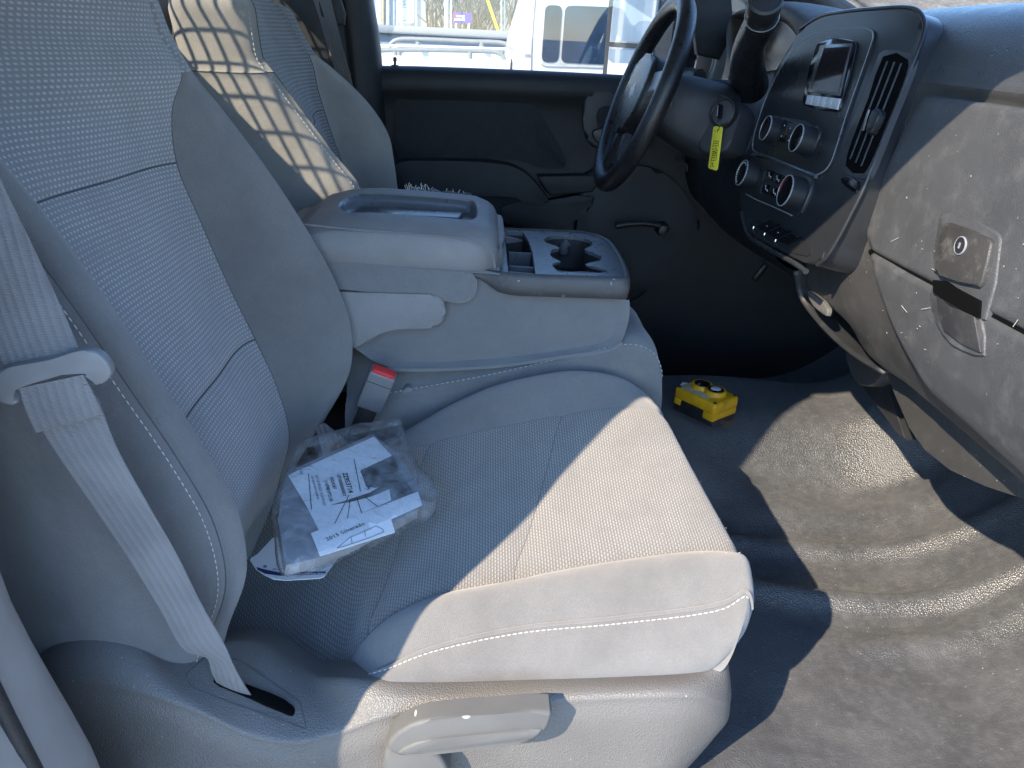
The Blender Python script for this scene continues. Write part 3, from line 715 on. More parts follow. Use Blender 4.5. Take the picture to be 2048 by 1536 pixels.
# ------------------------------------------------------------------ passenger belt
belt = thing('seat_belt', 'grey seat belt with plastic tongue hanging over the side of the passenger seat', 'seat belt', (-.35, -.70, .2))
BY = -.735
def py(a, b, Y): return px(a, b, Y=Y)
L = [py(-170, 150, -.70), py(-130, 330, -.715), py(-70, 520, -.725), py(-10, 680, -.73), py(20, 760, -.735)]
Rr = [py(-75, 180, -.705), py(0, 355, -.715), py(70, 500, -.725), py(130, 630, -.73), py(172, 730, -.735)]
ribbon('upper_webbing', crv(L, 6), crv(Rr, 6), .0014, MAT['web'], belt, bow=.003)
L = [py(60, 815, -.742), py(105, 890, -.742), py(180, 1000, -.735), py(255, 1110, -.725), py(320, 1215, -.715), py(372, 1300, -.705), py(412, 1312, -.697), py(425, 1345, -.684), py(440, 1375, -.665)]
Rr = [py(196, 795, -.742), py(232, 890, -.742), py(292, 1000, -.735), py(355, 1110, -.725), py(405, 1210, -.716), py(450, 1290, -.706), py(470, 1335, -.697), py(490, 1370, -.686), py(514, 1405, -.668)]
ribbon('lower_webbing', crv(L, 6), crv(Rr, 6), .0014, MAT['web'], belt, bow=.002)
# sewn loop under the tongue
L = [py(40, 775, -.748), py(52, 815, -.749), py(74, 864, -.748)]; Rr = [py(168, 748, -.748), py(190, 790, -.749), py(207, 826, -.748)]
lp = ribbon('sewn_loop', crv(L, 4), crv(Rr, 4), .002, MAT['web'], belt, bow=.001)
a, b, c, d = py(62, 795, -.7505), py(172, 768, -.7505), py(190, 812, -.7505), py(82, 842, -.7505)
nn = V((0, -1, .4)); sg_ = []
for p, q in ((a, b), (b, c), (c, d), (d, a)):
    m = max(2, int((q-p).length/.0035))
    for k in range(m):
        sg_.append((lerp(p, q, (k+.1)/m)+V((0, 0, .001*(k % 2))), lerp(p, q, (k+.8)/m)-V((0, 0, .001*(k % 2))), nn))
strokes('box_stitching', sg_, .0009, plain('dark_thread', (.06, .06, .065), .8), lp)
tg = crv(pxs([(-30, 778), (0, 742), (30, 733), (100, 720), (160, 702), (190, 705), (216, 730), (221, 750), (212, 762), (188, 772), (176, 752), (165, 742), (100, 757), (40, 776), (20, 790), (34, 806), (20, 812), (-10, 800)], Y=-.752), 3, True)
ext('tongue', tg, (0, .012, 0), MAT['tongue'], belt, bevel=.0042, seg=3, both=True)
# ------------------------------------------------------------------ buckle between the seats
bk = thing('buckle', 'grey seat belt buckle with red release button beside the console', 'buckle', (-.2, -.19, .3))
B0 = px(752, 770, Y=-.20); ax = (px(768, 728, Y=-.215)-px(722, 838, Y=-.19)).normalized()
sx = (px(800, 742, Y=-.205)-px(738, 722, Y=-.205)).normalized(); sx = (sx-ax*sx.dot(ax)).normalized(); th = ax.cross(sx)
if th.y > 0: th = -th
cen = (px(770, 735, Y=-.205)+px(738, 818, Y=-.20))/2
bo = box('buckle_body', cen-ax*.002, (.046, .026, .082), plain('buckle_plastic', (.20, .20, .20), .45, .06, 30, [('n', 900, .0001)]), bk, axes=(sx, th, ax), bevel=.005, seg=3)
box('release_button', cen+ax*.036+th*.002, (.040, .019, .016), MAT['red'], bk, axes=(sx, th, ax), bevel=.003)
tube('joint_line', [cen+ax*.018+th*.0132+sx*.021, cen+ax*.018+th*.0132-sx*.021], .0006, MAT['well'], bo, 5)
box('stalk', cen-ax*.085, (.032, .012, .09), MAT['blackp'], bk, axes=(sx, th, ax), bevel=.003)
ext('anchor_boot', crv(pxs([(792, 800), (812, 776), (826, 780), (832, 815), (838, 850), (790, 870), (760, 850)], Y=-.16), 3, True), (0, .03, 0), MAT['vinylgrey'], bk, bevel=.006)
# lap strap end between the seat halves
ls = thing('lap_strap', 'short pale strap end poking out behind the plastic packet', 'strap', (-.3, -.22, .3))
ribbon('webbing', crv(pxs([(628, 850), (640, 885), (650, 930)], Y=-.235), 4), crv(pxs([(650, 846), (690, 880), (720, 920)], Y=-.235), 4), .0015, MAT['web'], ls)
# ------------------------------------------------------------------ centre seat cushion
cs_ = thing('middle_bench', 'narrow grey cloth middle seat cushion under the folded console', 'seat', (.1, 0, .1))
tp = [(690, 815), (760, 800), (860, 782), (960, 764), (1060, 742), (1190, 712), (1265, 700), (1305, 715), (1322, 745)]
ctrl = []
for a, b in tp:
    p = px(a, b, Y=-.165)
    q = V((p.x, -.14, p.z+.012)); u = V((p.x-.01, 0, max(p.z+.05, .50)))
    if a > 1200: u = px({1265: 1240, 1305: 1268, 1322: 1290}[a], {1265: 640, 1305: 640, 1322: 660}[a], Y=.0)
    ctrl.append([V((p.x, .17, u.z-.10)), V((u.x, .13, u.z-.01)), u, V((lerp(q.x, u.x, .4), -.10, lerp(q.z, u.z, .42)+.008)), q, p, V((p.x, -.172, p.z-.05)), V((p.x, -.165, p.z-.18))])
last = ctrl[-1]
ctrl.append([v+V((.008, 0, -.06)) for v in last]); ctrl.append([v+V((-.01, 0, -.22)) for v in last])
gm = dense(ctrl, 6, 5); gm = seams(gm, cols=[5*5], depth=.003, wd=.9)
uvm = guv(gm, 0)
gmesh('cushion_top', gm, MAT['cloth'], cs_, j0=0, j1=25, uv=uvm, flip=True); gmesh('cushion_side', gm, MAT['cloth'], cs_, j0=25, uv=uvm, flip=True)
Nm = gnormals(gm); s_ = 1 if Nm[20][22].z > 0 else -1
stitch('stitching', [gm[i][23]+Nm[i][23]*(s_*.0012) for i in range(4, len(gm)-9)], MAT['thread'], cs_, .0095, .006, .0006)
# ------------------------------------------------------------------ driver's seat (far)
ds = thing('driver_seat', "grey cloth driver's seat with sunlit grid shadow on its side", 'seat', (-.3, .42, .1))
Z = [1.02, .995, .95, .90, .875, .83, .78, .72, .66, .58, .48, .36]
rid = [(.36, -.20), (.66, -.245), (.72, -.29), (.78, -.335), (.83, -.372), (.875, -.405), (.90, -.425), (.95, -.433), (.995, -.438), (1.02, -.45)]
osx = [(.36, -.19), (.55, -.20), (.66, -.213), (.72, -.225), (.78, -.262), (.83, -.31), (.875, -.365), (.90, -.393), (.95, -.42), (.995, -.445), (1.02, -.47)]
osm = [(.36, -.24), (.66, -.335), (.72, -.355), (.78, -.372), (.83, -.385), (.875, -.392), (.90, -.40), (.95, -.43), (.995, -.455), (1.02, -.48)]
ctrl = []
for z in Z:
    r, q, s = interp(rid, z), interp(osx, z), interp(osm, z); hd = sstep(.86, .93, z)
    yi = .20+.015*hd; yo = .64-.045*hd
    bk_ = -.56-.03*sstep(.5, .9, z)
    if z > 1.0:
        row = [V((bk_+.06, yo-.05, z-.01)), V((bk_+.05, yi+.05, z-.01)), V((bk_+.03, yi+.03, z-.004)), V((r-.06, yi+.02, z-.002)), V((r-.03, yi+.03, z)), V((r-.02, yi+.05, z)), V((r-.02, .42, z+.003)), V((s-.01, yo-.06, z)), V((q-.02, yo-.04, z)), V((q-.05, yo-.03, z-.003)), V((bk_+.06, yo-.05, z-.01))]
    else:
        row = [V((bk_, yo-.05, z)), V((bk_-.005, yi+.05, z)), V((bk_+.012, yi+.004, z)), V((lerp(bk_, r, .5), yi-.008, z)), V((r-.012, yi, z)), V((r, yi+.028, z)), V((lerp(r, s, .5)-.018, .42, z)), V((s, yo-.085+.03*hd, z)), V((lerp(s, q, .65)+.012*(1-hd), yo-.04, z)), V((q, yo, z)), V((q-.10, yo+.008-.02*hd, z))]
    ctrl.append(row)
S1, S2 = 7, 7
gd = dense(ctrl, S1, S2)
gd = seams(gd, cols=[5*S2, 7*S2], rows=[(2*S2, 5*S2, 4*S1), (5*S2, 7*S2, 6*S1)], depth=.005, wd=.9)
uvd = guv(gd, 6*S2); uvdi = flat_uv(gd, uvd, 6*S2); RD = len(Z)-1
def dpart(nm, i0, i1, j0, j1, m): return gmesh(nm, gd, m, ds, i0*S1, i1*S1, j0*S2, j1*S2, uvdi if m is MAT['insertd'] else uvd, flip=True)
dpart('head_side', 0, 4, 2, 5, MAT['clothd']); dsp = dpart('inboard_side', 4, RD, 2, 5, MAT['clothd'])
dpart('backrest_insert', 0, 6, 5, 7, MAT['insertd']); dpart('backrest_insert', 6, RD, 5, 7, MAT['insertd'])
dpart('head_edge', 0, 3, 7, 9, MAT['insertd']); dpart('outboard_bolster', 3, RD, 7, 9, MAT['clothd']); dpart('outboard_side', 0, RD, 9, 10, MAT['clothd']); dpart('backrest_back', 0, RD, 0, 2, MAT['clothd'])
crease('head_seam', [gd[4*S1][j] for j in range(2*S2, 5*S2+1)], dsp); crease('edge_seam', [gd[i][5*S2] for i in range(0, 10*S1)], dsp); crease('bolster_seam', [gd[i][7*S2] for i in range(3*S1, 10*S1)], dsp); crease('cross_seam', [gd[6*S1][j] for j in range(5*S2, 7*S2+1)], dsp)
Nd = gnormals(gd); s_ = 1 if Nd[40][3*S2].y < 0 else -1
j = 5*S2-4
stitch('stitching', [gd[i][j]+Nd[i][j]*(s_*.0012) for i in range(S1+2, 10*S1)], MAT['thread'], dsp, .009, .006, .0007)
bmx = bmesh.new()
# driver's cushion, mostly hidden by the console
ctrl = []
for x in (-.40, -.25, -.05, .12, .22, .25, .24):
    z = .36+.08*sstep(-.4, .2, x)-(.05 if x == .25 else .12 if x == .24 else 0)
    ctrl.append([V((x, .19, z-.16)), V((x, .185, z-.03)), V((x, .215, z+.012)), V((x, .28, z-.012)), V((x, .42, z-.02)), V((x, .56, z-.012)), V((x, .625, z+.012)), V((x, .655, z-.03)), V((x, .65, z-.16))])
gmesh('cushion', dense(ctrl, 4, 5), MAT['clothd'], ds, uv=guv(dense(ctrl, 4, 5)), flip=True)
# driver's belt hanging behind the seat
db = thing('seat_belt', "driver's seat belt hanging beside the far door pillar", 'seat belt', (-.35, .68, .5))
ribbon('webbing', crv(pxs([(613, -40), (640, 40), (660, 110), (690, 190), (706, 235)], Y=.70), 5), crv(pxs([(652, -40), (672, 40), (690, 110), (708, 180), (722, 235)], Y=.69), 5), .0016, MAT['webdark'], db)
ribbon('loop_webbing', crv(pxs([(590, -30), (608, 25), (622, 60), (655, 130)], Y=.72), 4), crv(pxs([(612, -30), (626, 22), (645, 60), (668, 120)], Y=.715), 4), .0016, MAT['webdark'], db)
# ------------------------------------------------------------------ folded centre console
con = thing('center_console', 'grey folded centre console with padded lid and triple cup holder', 'console', (0, 0, .45))
YN, YF = -.158, .158
side = pxs([(560, 500), (660, 522), (800, 534), (940, 543), (1000, 549), (1256, 590), (1259, 620), (1253, 655), (1242, 682), (1225, 694), (1100, 716), (1000, 728), (900, 735), (800, 737), (765, 730), (740, 718), (700, 690), (560, 640)], Y=YN)
so_ = crv(side[:6], 1)[:-1]+crv(side[5:12], 3)[:-1]+crv(side[11:], 2)
# body as stacked outlines: rounded towards both sides
cen = V((sum(p.x for p in so_)/len(so_), 0, sum(p.z for p in so_)/len(so_)))
cg = []
for y, k, in ((YN+.018, .93), (YN+.004, .985), (YN, 1.0), (YN+.001, 1.004), (0, 1.02), (YF-.001, 1.004), (YF-.004, .985), (YF-.018, .93)):
    cg.append([V((cen.x+(p.x-cen.x)*k, y, cen.z+(p.z-cen.z)*k)) for p in so_])
vs_, fs = [], []
n = len(so_)
for r in cg: vs_ += r
for i in range(len(cg)-1):
    for j in range(n):
        if 1 <= i < len(cg)-2 and so_[j].x > .03 and so_[(j+1) % n].x > .03 and so_[j].z > .555 and so_[(j+1) % n].z > .555: continue   # open top under the tray
        fs.append((i*n+j, i*n+(j+1) % n, (i+1)*n+(j+1) % n, (i+1)*n+j))
fs.append(tuple(range(n))[::-1]); fs.append(tuple((len(cg)-1)*n+j for j in range(n)))
body = mk('console_body', vs_, fs, MAT['consolecloth'], con, [(v.x+v.y, v.z) for v in vs_], True, 50)
# raised bead and step along the body side
tube('base_bead', [p+V((0, -.001, 0)) for p in crv(pxs([(768, 738), (850, 739), (1000, 731), (1120, 714), (1222, 697), (1244, 684)], Y=YN), 5)], .0035, MAT['consolecloth'], con, 8)
ext('hinge_cover', rpoly(pxs([(600, 582), (891, 590), (891, 656), (775, 659), (700, 702), (600, 690)], Y=YN-.010), .026, 6), (0, .03, 0), MAT['vinylgrey'], con, bevel=.007, seg=4)
ext('upper_flank', rpoly(pxs([(600, 512), (800, 535), (945, 546), (958, 580), (935, 610), (880, 600), (700, 580), (600, 575)], Y=YN-.005), .02, 5), (0, .03, 0), MAT['consolecloth'], con, bevel=.007, seg=3)
# dark edge strip round the tray, and the tray plate
ZT = .600
def zt(a, b, z=ZT): return px(a, b, Z=z)
op = crv([zt(1000, 546), zt(1060, 553), zt(1150, 562), zt(1225, 568), zt(1246, 565), zt(1252, 552)], 3)[:-1]+crv([zt(1252, 552), zt(1246, 530), zt(1230, 500), zt(1215, 482), zt(1195, 472)], 3)[:-1]+crv([zt(1195, 472), zt(1150, 463), zt(1080, 456), zt(1000, 453)], 3)
op = crv([zt(948, 541), zt(975, 543), op[0]], 2)[:-1]+op
op = [V((p.x, max(-.158, min(.17, p.y)), p.z)) for p in op]
ctr = sum(op, V())/len(op)
def off(pts, k): return [ctr+(p-ctr)*k for p in pts]
strip_o = [V((p.x, p.y, p.z)) for p in off(op, 1.045)]
fr = [p-V((0, 0, .004)) for p in crv([V((.255, YN-.004, 0))+V((0, 0, ZT)), V((.285, -.13, ZT)), V((.300, 0, ZT)), V((.296, .12, ZT)), V((.27, .165, ZT))], 5)]
rimg = []
for k, p in enumerate(op):
    a_, b_ = op[max(0, k-1)], op[min(len(op)-1, k+1)]; t_ = (b_-a_).normalized(); o_ = V((t_.y, -t_.x, 0))
    hgt = .010+.024*sstep(0, 5, k)
    rimg.append([p+V((0, 0, .0012))-o_*.003, p+V((0, 0, .0035)), p+o_*.004+V((0, 0, .002)), p+o_*.008-V((0, 0, .004)), p+o_*.009-V((0, 0, hgt*.6)), p+o_*.007-V((0, 0, hgt)), p-o_*.004-V((0, 0, hgt+.002))])
gmesh('edge_strip', rimg, MAT['traydark'], con)
cup = crv([zt(a, b) for a, b in [(1088, 481), (1099, 474), (1126, 472), (1168, 477), (1184, 486), (1180, 493), (1170, 499), (1185, 505), (1203, 514), (1200, 522), (1184, 525), (1172, 529), (1186, 534), (1212, 542), (1215, 549), (1200, 555), (1162, 553), (1127, 547), (1107, 536), (1107, 528), (1120, 524), (1112, 519), (1100, 512), (1100, 504), (1108, 499), (1118, 496), (1108, 491), (1093, 486)]], 2, True)
cup = [V((p.x, max(p.y, -.128), p.z)) for p in cup]
slot = [zt(a, b) for a, b in [(1010, 464), (1046, 466), (1055, 480), (1064, 505), (1070, 549), (1018, 544)]]
tr = plate('tray_plate', op, [cup, slot], (0, 0, -.006), MAT['tray'], con, bevel=.0015)
# wells under the openings
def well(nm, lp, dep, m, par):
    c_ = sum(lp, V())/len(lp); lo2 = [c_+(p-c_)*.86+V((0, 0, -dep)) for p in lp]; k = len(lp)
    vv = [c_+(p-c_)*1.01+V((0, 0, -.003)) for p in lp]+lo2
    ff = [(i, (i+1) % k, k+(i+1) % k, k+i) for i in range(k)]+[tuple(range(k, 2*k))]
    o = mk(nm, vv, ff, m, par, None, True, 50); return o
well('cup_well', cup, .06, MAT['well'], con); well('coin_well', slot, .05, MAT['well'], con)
for a, b, c, d in ((1018, 504, 1064, 507), (1020, 532, 1068, 535)):
    p, q = zt(a, b, ZT-.006), zt(c, d, ZT-.006)
    ext('divider', [p, q, q+V((0, 0, -.04)), p+V((0, 0, -.04))], (0, .003, 0), MAT['tray'], con)
tube('cup_finger', [zt(1128, 506, .57), zt(1128, 492, .585), zt(1136, 486, .592)], .009, MAT['tray'], con, 10)
# padded lid: rounded slab with a recess in its top
lx0, lx1 = -.315, .043
def lid_top(x):    # height of the crown along the lid
    return interp([(-.34, .628), (-.315, .645), (-.28, .668), (-.24, .679), (-.18, .683), (-.10, .681), (0, .676), (.025, .668), (.036, .660), (.043, .648)], x)
rows = []
NX, NY = 90, 80
for i in range(NX+1):
    t = i/NX; x = lx0+(lx1-lx0)*t; row = []
    e = min(1, t/.10); e2 = min(1, (1-t)/.22); pin = .03*(1-e)**2+.045*(1-math.sqrt(max(0, 1-(1-e2)**2)))
    top = lid_top(x)
    for j in range(NY+1):
        s = -1+2*j/NY; y = .162*s*(1-pin/.162)
        d = max(0, abs(s)-.70)/.30
        z = top-.018*d**2.4-.012*max(0, -s)**1.5*0
        xc = -.235+.030*max(0, (abs(y+.011)/.085))**2; xe = .0-.012*(abs(y+.011)/.085)**3; rx = sstep(xc-.010, xc+.004, x)*sstep(xe+.005, xe-.005, x); ry = sstep(-.098, -.086, y)*sstep(.075, .063, y)
        z -= .024*rx*ry
        row.append(V((x, y, z)))
    zb = .603+.004*(x+.3)
    rowf = [V((x, row[0].y+.006, zb-.004)), V((x, row[0].y-.002, zb+.012)), V((x, row[0].y-.003, zb+.036))]+row+[V((x, row[-1].y+.003, zb+.036)), V((x, row[-1].y+.002, zb+.012)), V((x, row[-1].y-.006, zb-.004))]
    rows.append(rowf)
lid = gmesh('padded_lid', rows, MAT['vinylgrey'], con, flip=True, uv=guv(rows))
lid.data.materials.append(MAT['tray'])
for pl_ in lid.data.polygons:
    c_ = pl_.center
    if -.252 < c_.x < .004 and -.0995 < c_.y < .0765 and c_.z < lid_top(c_.x)-.0015: pl_.material_index = 1
fcap = rows[-1]; rcap = rows[0]
for nm, rr, dx in (('lid_front', fcap, .010), ('lid_rear', rcap, -.02)):
    m = len(rr); c_ = sum(rr, V())/m; gg = [rr, [lerp(p, c_, .06)+V((dx*.7, 0, 0)) for p in rr], [lerp(p, c_, .3)+V((dx, 0, 0)) for p in rr], [c_+V((dx, 0, 0))]*m]
    gmesh(nm, gg, MAT['vinylgrey'], lid)
# seam line round the lid's flank
tube('lid_seam', crv(pxs([(600, 448), (700, 458), (850, 469), (930, 478), (965, 490), (985, 510), (990, 536)], Y=-.1655), 5), .0016, MAT['consolecloth'], lid, 6)
# dark recess liner with its raised inner bar
ext('recess_bar', [V((-.18, -.02, .664)), V((-.03, -.02, .662)), V((-.022, .03, .662)), V((-.18, .03, .664))], (0, 0, -.014), MAT['tray'], lid, bevel=.004)
# torn edge with foam showing, on the far side of the lid
random.seed(2); fib = []
for k in range(40):
    u = random.random()**2; x = lerp(-.13, -.02, u)+random.uniform(-.01, .01); z = lid_top(x)-.006
    p = V((x, .150+random.uniform(-.006, .006), z)); q = p+V((random.uniform(-.006, .006), random.uniform(-.003, .006), random.uniform(.002, .010+.006*(u < .35))))
    fib.append((p, q, V((0, -1, .2))))
fo = strokes('torn_threads', fib, .0008, MAT['foam'], lid); fo['kind'] = 'stuff'
pts = [V((lerp(-.125, -.01, k/14), .146+.006*math.sin(k*1.7), lid_top(lerp(-.125, -.01, k/14))-.004)) for k in range(15)]
tube('torn_edge', pts, lambda t: .003+.002*math.sin(t*21), MAT['tray'], lid, 6)
# ------------------------------------------------------------------ manual in its plastic bag
mp = thing('manual_packet', 'printed manual sealed in a crumpled clear plastic bag on the near seat', 'manual', (-.2, -.42, .33))
# plane of the packet: rests on the cushion, leaning on the backrest
def pk(a, b, lift=0): return px(a, b, pl=(PK0+PKN*lift, PKN))
PK0 = px(700, 985, Y=-.43)+V((0, 0, .018)); PKN = V((.22, -.16, 1)).normalized()
bag_o = [(597, 893), (660, 872), (740, 852), (797, 841), (803, 852), (812, 880), (840, 945), (873, 985), (876, 1000), (868, 1030), (800, 1065), (740, 1092), (650, 1132), (580, 1152), (560, 1140), (548, 1060), (545, 1020), (562, 965), (580, 930)]
bc = [pk(a, b) for a, b in bag_o]; cc = sum(bc, V())/len(bc)
random.seed(7)
ring = crv(bc, 4, True); m = len(ring); vs_, fs = [], []
LV = [(1.0, 0), (.985, .008), (.95, .015), (.90, .0195), (.8, .0225), (.6, .0235), (.35, .024), (.12, .024)]
from mathutils import noise as mno
for k, h in LV:
    for p in ring:
        q = lerp(cc, p, k); w_ = (mno.noise(q*40)*.005+mno.noise(q*95)*.0035)*sstep(.3, .9, k)+mno.noise(q*30)*.0032+mno.noise(q*75)*.0018
        vs_.append(q+PKN*(h+w_ if k < 1 else -.004+w_*.5))
for i in range(len(LV)-1):
    for j in range(m): fs.append((i*m+j, i*m+(j+1) % m, (i+1)*m+(j+1) % m, (i+1)*m+j))
fs.append(tuple((len(LV)-1)*m+j for j in range(m)))
k0 = len(vs_); vs_ += [lerp(cc, p, .97)-PKN*.008 for p in ring]
for j in range(m): fs.append((j, k0+j, k0+(j+1) % m, (j+1) % m))
mk('plastic_bag', vs_, fs, MAT['bag'], mp, None, True, None)
def sheet(nm, q, lift, th, m, par=mp):
    return ext(nm, [pk(a, b, lift) for a, b in q], PKN*-th, m, par)
bkq = [(572, 945), (745, 868), (792, 905), (848, 985), (838, 1018), (650, 1112), (572, 1130), (556, 1040)]
booklet = sheet('booklet', bkq, .0160, .02, plain('booklet_cover', (.24, .245, .26), .5, .25, 18))
sh1 = sheet('cover_sheet', [(576, 950), (748, 873), (783, 911), (720, 940), (733, 975), (778, 975), (782, 1000), (640, 1065), (618, 1020)], .0185, .0012, MAT['paper'])
sheet('cover_photo', [(722, 941), (785, 912), (812, 960), (826, 985), (782, 1004), (777, 975), (735, 975)], .0178, .0008, MAT['photo'])
sh2 = sheet('title_sheet', [(622, 1066), (836, 983), (844, 1010), (782, 1038), (790, 1064), (640, 1112)], .0195, .001, MAT['paper'])
LF = .0202
def pkl(a, b, l=LF): return pk(a, b, l)
# lettering: runs down the sheet as in the photo
ex1 = pkl(699, 979)-pkl(686, 937); ey1 = pkl(740, 935)-pkl(690, 955)
text('part_number', '22953714', .0105, pkl(685, 946, .0188), ex1, ey1, MAT['ink'], sh1, bold=.0002)
text('code_line', 'OP100000000000X', .0078, pkl(673, 949, .0188), ex1, ey1, MAT['ink'], sh1, sx=.72)
text('code_line', '00024247', .0078, pkl(659, 954, .0188), ex1, ey1, MAT['ink'], sh1, sx=.8)
text('code_line', '1114098010*2510B', .0078, pkl(647, 959, .0188), ex1, ey1, MAT['ink'], sh1, sx=.72)
text('title_line', '2015 SILVERADO PORTFOLIO', .0060, pkl(630, 950, .0188), ex1, ey1, MAT['greyink'], sh1, sx=.8)
text('title_line', 'SEE DEALER PARTS CATALOG', .0045, pkl(622, 952, .0188), ex1, ey1, MAT['greyink'], sh1, sx=.8)
text('code_line', '104', .008, pkl(597, 938, .0188), ex1, ey1, MAT['greyink'], sh1)
ex2 = pkl(722, 1051)-pkl(655, 1080); ey2 = pkl(690, 1050)-pkl(700, 1070)
text('model_name', '2015 Silverado', .0082, pkl(654, 1082, .0198), ex2, ey2, MAT['ink'], sh2, sx=1.25)
n_ = PKN
rule = [((617, 947), (623, 1019)), ((708, 918), (721, 983)), ((698, 990), (667, 1052)), ((700, 1000), (695, 1040)), ((714, 996), (724, 1029)), ((730, 994), (757, 1014)), ((735, 970), (740, 978)), ((742, 969), (735, 980))]
strokes('printed_lines', [(pkl(*a, .0189), pkl(*b, .0189), n_) for a, b in rule], .0011, MAT['ink'], sh1)
ol = [(674, 1096), (700, 1075), (752, 1052), (765, 1058), (768, 1064), (735, 1077), (690, 1092), (674, 1096)]
strokes('truck_outline', [(pkl(*a, .0199), pkl(*b, .0199), n_) for a, b in zip(ol, ol[1:])]+[(pkl(729, 1061, .0199), pkl(731, 1073, .0199), n_), (pkl(702, 1073, .0199), pkl(704, 1086, .0199), n_)], .0008, MAT['greyink'], sh2)
wd = [pkl(a, b, .0190) for a, b in [(662, 1010), (700, 998), (740, 985), (762, 972), (790, 962), (796, 968), (770, 982), (742, 993), (700, 1004)]]
ext('printed_bar', wd, PKN*-.0004, plain('print_grey', (.09, .10, .105), .7), sh1)
# ------------------------------------------------------------------ card under the bag
card = thing('warning_card', 'white card with navy strip sticking out from under the plastic bag', 'card', (-.25, -.5, .31))
CP0 = px(580, 1145, Y=-.50)+V((0, 0, .004)); CPN = V((.12, -.10, 1)).normalized()
def ck(a, b, l=0): return px(a, b, pl=(CP0+CPN*l, CPN))
cbody = ext('card_sheet', [ck(a, b) for a, b in [(500, 1119), (503, 1115), (515, 1108), (545, 1076), (600, 1060), (680, 1110), (652, 1148), (648, 1153), (640, 1156), (575, 1160), (548, 1158), (530, 1150), (512, 1138)]], CPN*-.0015, MAT['paper'], card)
ext('navy_strip', [ck(a, b, .0008) for a, b in [(513, 1134), (530, 1139), (560, 1145), (652, 1143), (650, 1148), (560, 1151), (530, 1147), (515, 1139)]], CPN*-.0005, MAT['navy'], cbody)
text('strip_lettering', 'Keep this warning in vehicle', .0042, ck(649, 1145.5, .0012), ck(560, 1147)-ck(650, 1145), ck(600, 1170)-ck(600, 1140), MAT['paper'], cbody, sx=1.2)
text('card_lettering', 'NHTSA', .005, ck(568, 1136, .0008), ck(534, 1138)-ck(570, 1136), ck(560, 1160)-ck(560, 1130), MAT['greyink'], cbody)
lathe('card_mark', ck(530, 1133, .0004), CPN, [(.0028, 0), (.0028, .0004)], MAT['greyink'], cbody, 12)
# ------------------------------------------------------------------ pendant control on the floor
pend = thing('pendant_control', 'yellow two button pendant control box lying on the dark floor', 'remote control', (.55, .2, .19))
A = px(1352, 782, Z=.225); B_ = px(1440, 828, Z=.225); C_ = px(1478, 795, Z=.225)
def zp(a, b, z): return px(a, b, Z=z)
ZP = .232
c4 = [zp(1352, 773, ZP), zp(1432, 812, ZP), zp(1477, 790, ZP), zp(1398, 757, ZP)]
u = ((c4[1]-c4[0])+(c4[2]-c4[3])).normalized(); w_ = ((c4[3]-c4[0])+(c4[2]-c4[1])); w_ = (w_-u*w_.dot(u)).normalized(); up = u.cross(w_)
if up.z < 0: up = -up
Lc = ((c4[1]-c4[0]).length+(c4[2]-c4[3]).length)/2; Wc = ((c4[3]-c4[0]).length+(c4[2]-c4[1]).length)/2
ce = sum(c4, V())/4
Lc *= 1.02
cov = box('cover', ce-up*.014, (Lc, Wc, .028), MAT['yellow'], pend, axes=(u, w_, up), bevel=.007, seg=3)
box('cover_lug', ce-up*.034-u*(Lc*.40), (Lc*.16, Wc*.98, .016), MAT['yellow'], pend, axes=(u, w_, up), bevel=.002)
box('cover_lug', ce-up*.036+u*(Lc*.36), (Lc*.26, Wc*.98, .020), MAT['yellow'], pend, axes=(u, w_, up), bevel=.004)
box('base', ce-up*.044, (Lc*.97, Wc*.94, .034), MAT['blackp'], pend, axes=(u, w_, up), bevel=.006)
box('label_plate', ce-up*.0005-u*(Lc*.10), (Lc*.66, Wc*.82, .003), plain('worn_label', (.55, .47, .30), .6, .3, 60, None, ((.12, .1, .07), 60, .5, .7, .8)), pend, axes=(u, w_, up), bevel=.0005)
for k, (s, m) in enumerate(((-.17, MAT['blackg']), (.16, MAT['white']))):
    bb = ce+u*(Lc*s)+w_*(Wc*.06)
    colr = lathe('button_collar', bb, up, [(.0255, -.002), (.0255, .007), (.0235, .011), (.019, .011), (.019, .006)], MAT['yellow'], pend, 28)
    lathe('button_ring', bb, up, [(.0185, .004), (.0185, .012), (.014, .0135), (.012, .0125)], MAT['blackg'], colr, 24)
    lathe('button_cap', bb, up, [(.0125, .008), (.0125, .0125), (.010, .0138)], m, colr, 24)
for s in (-1, 1):
    for t in (-1, 1): lathe('screw', ce+u*(Lc*.43*s)+w_*(Wc*.40*t), up, [(.004, -.002), (.004, .0012), (.003, .0016)], MAT['blackp'], pend, 10)
lathe('cable_gland', ce-u*(Lc*.5-.004)-up*.016, -u, [(.014, 0), (.014, .008), (.012, .009), (.012, .016), (.008, .018)], MAT['white'], pend, 8)
random.seed(9)
deb = thing('debris', 'small dried leaf scrap beside the yellow pendant', 'debris', ce+u*(Lc*.55))
strokes('scraps', [(zp(1440+random.uniform(0, 36), 846+random.uniform(-6, 8), .187), zp(1440+random.uniform(0, 36), 846+random.uniform(-6, 8), .189), V((0, -.3, 1))) for _ in range(24)], .0016, plain('dry_leaf', (.22, .14, .09), .8), deb)
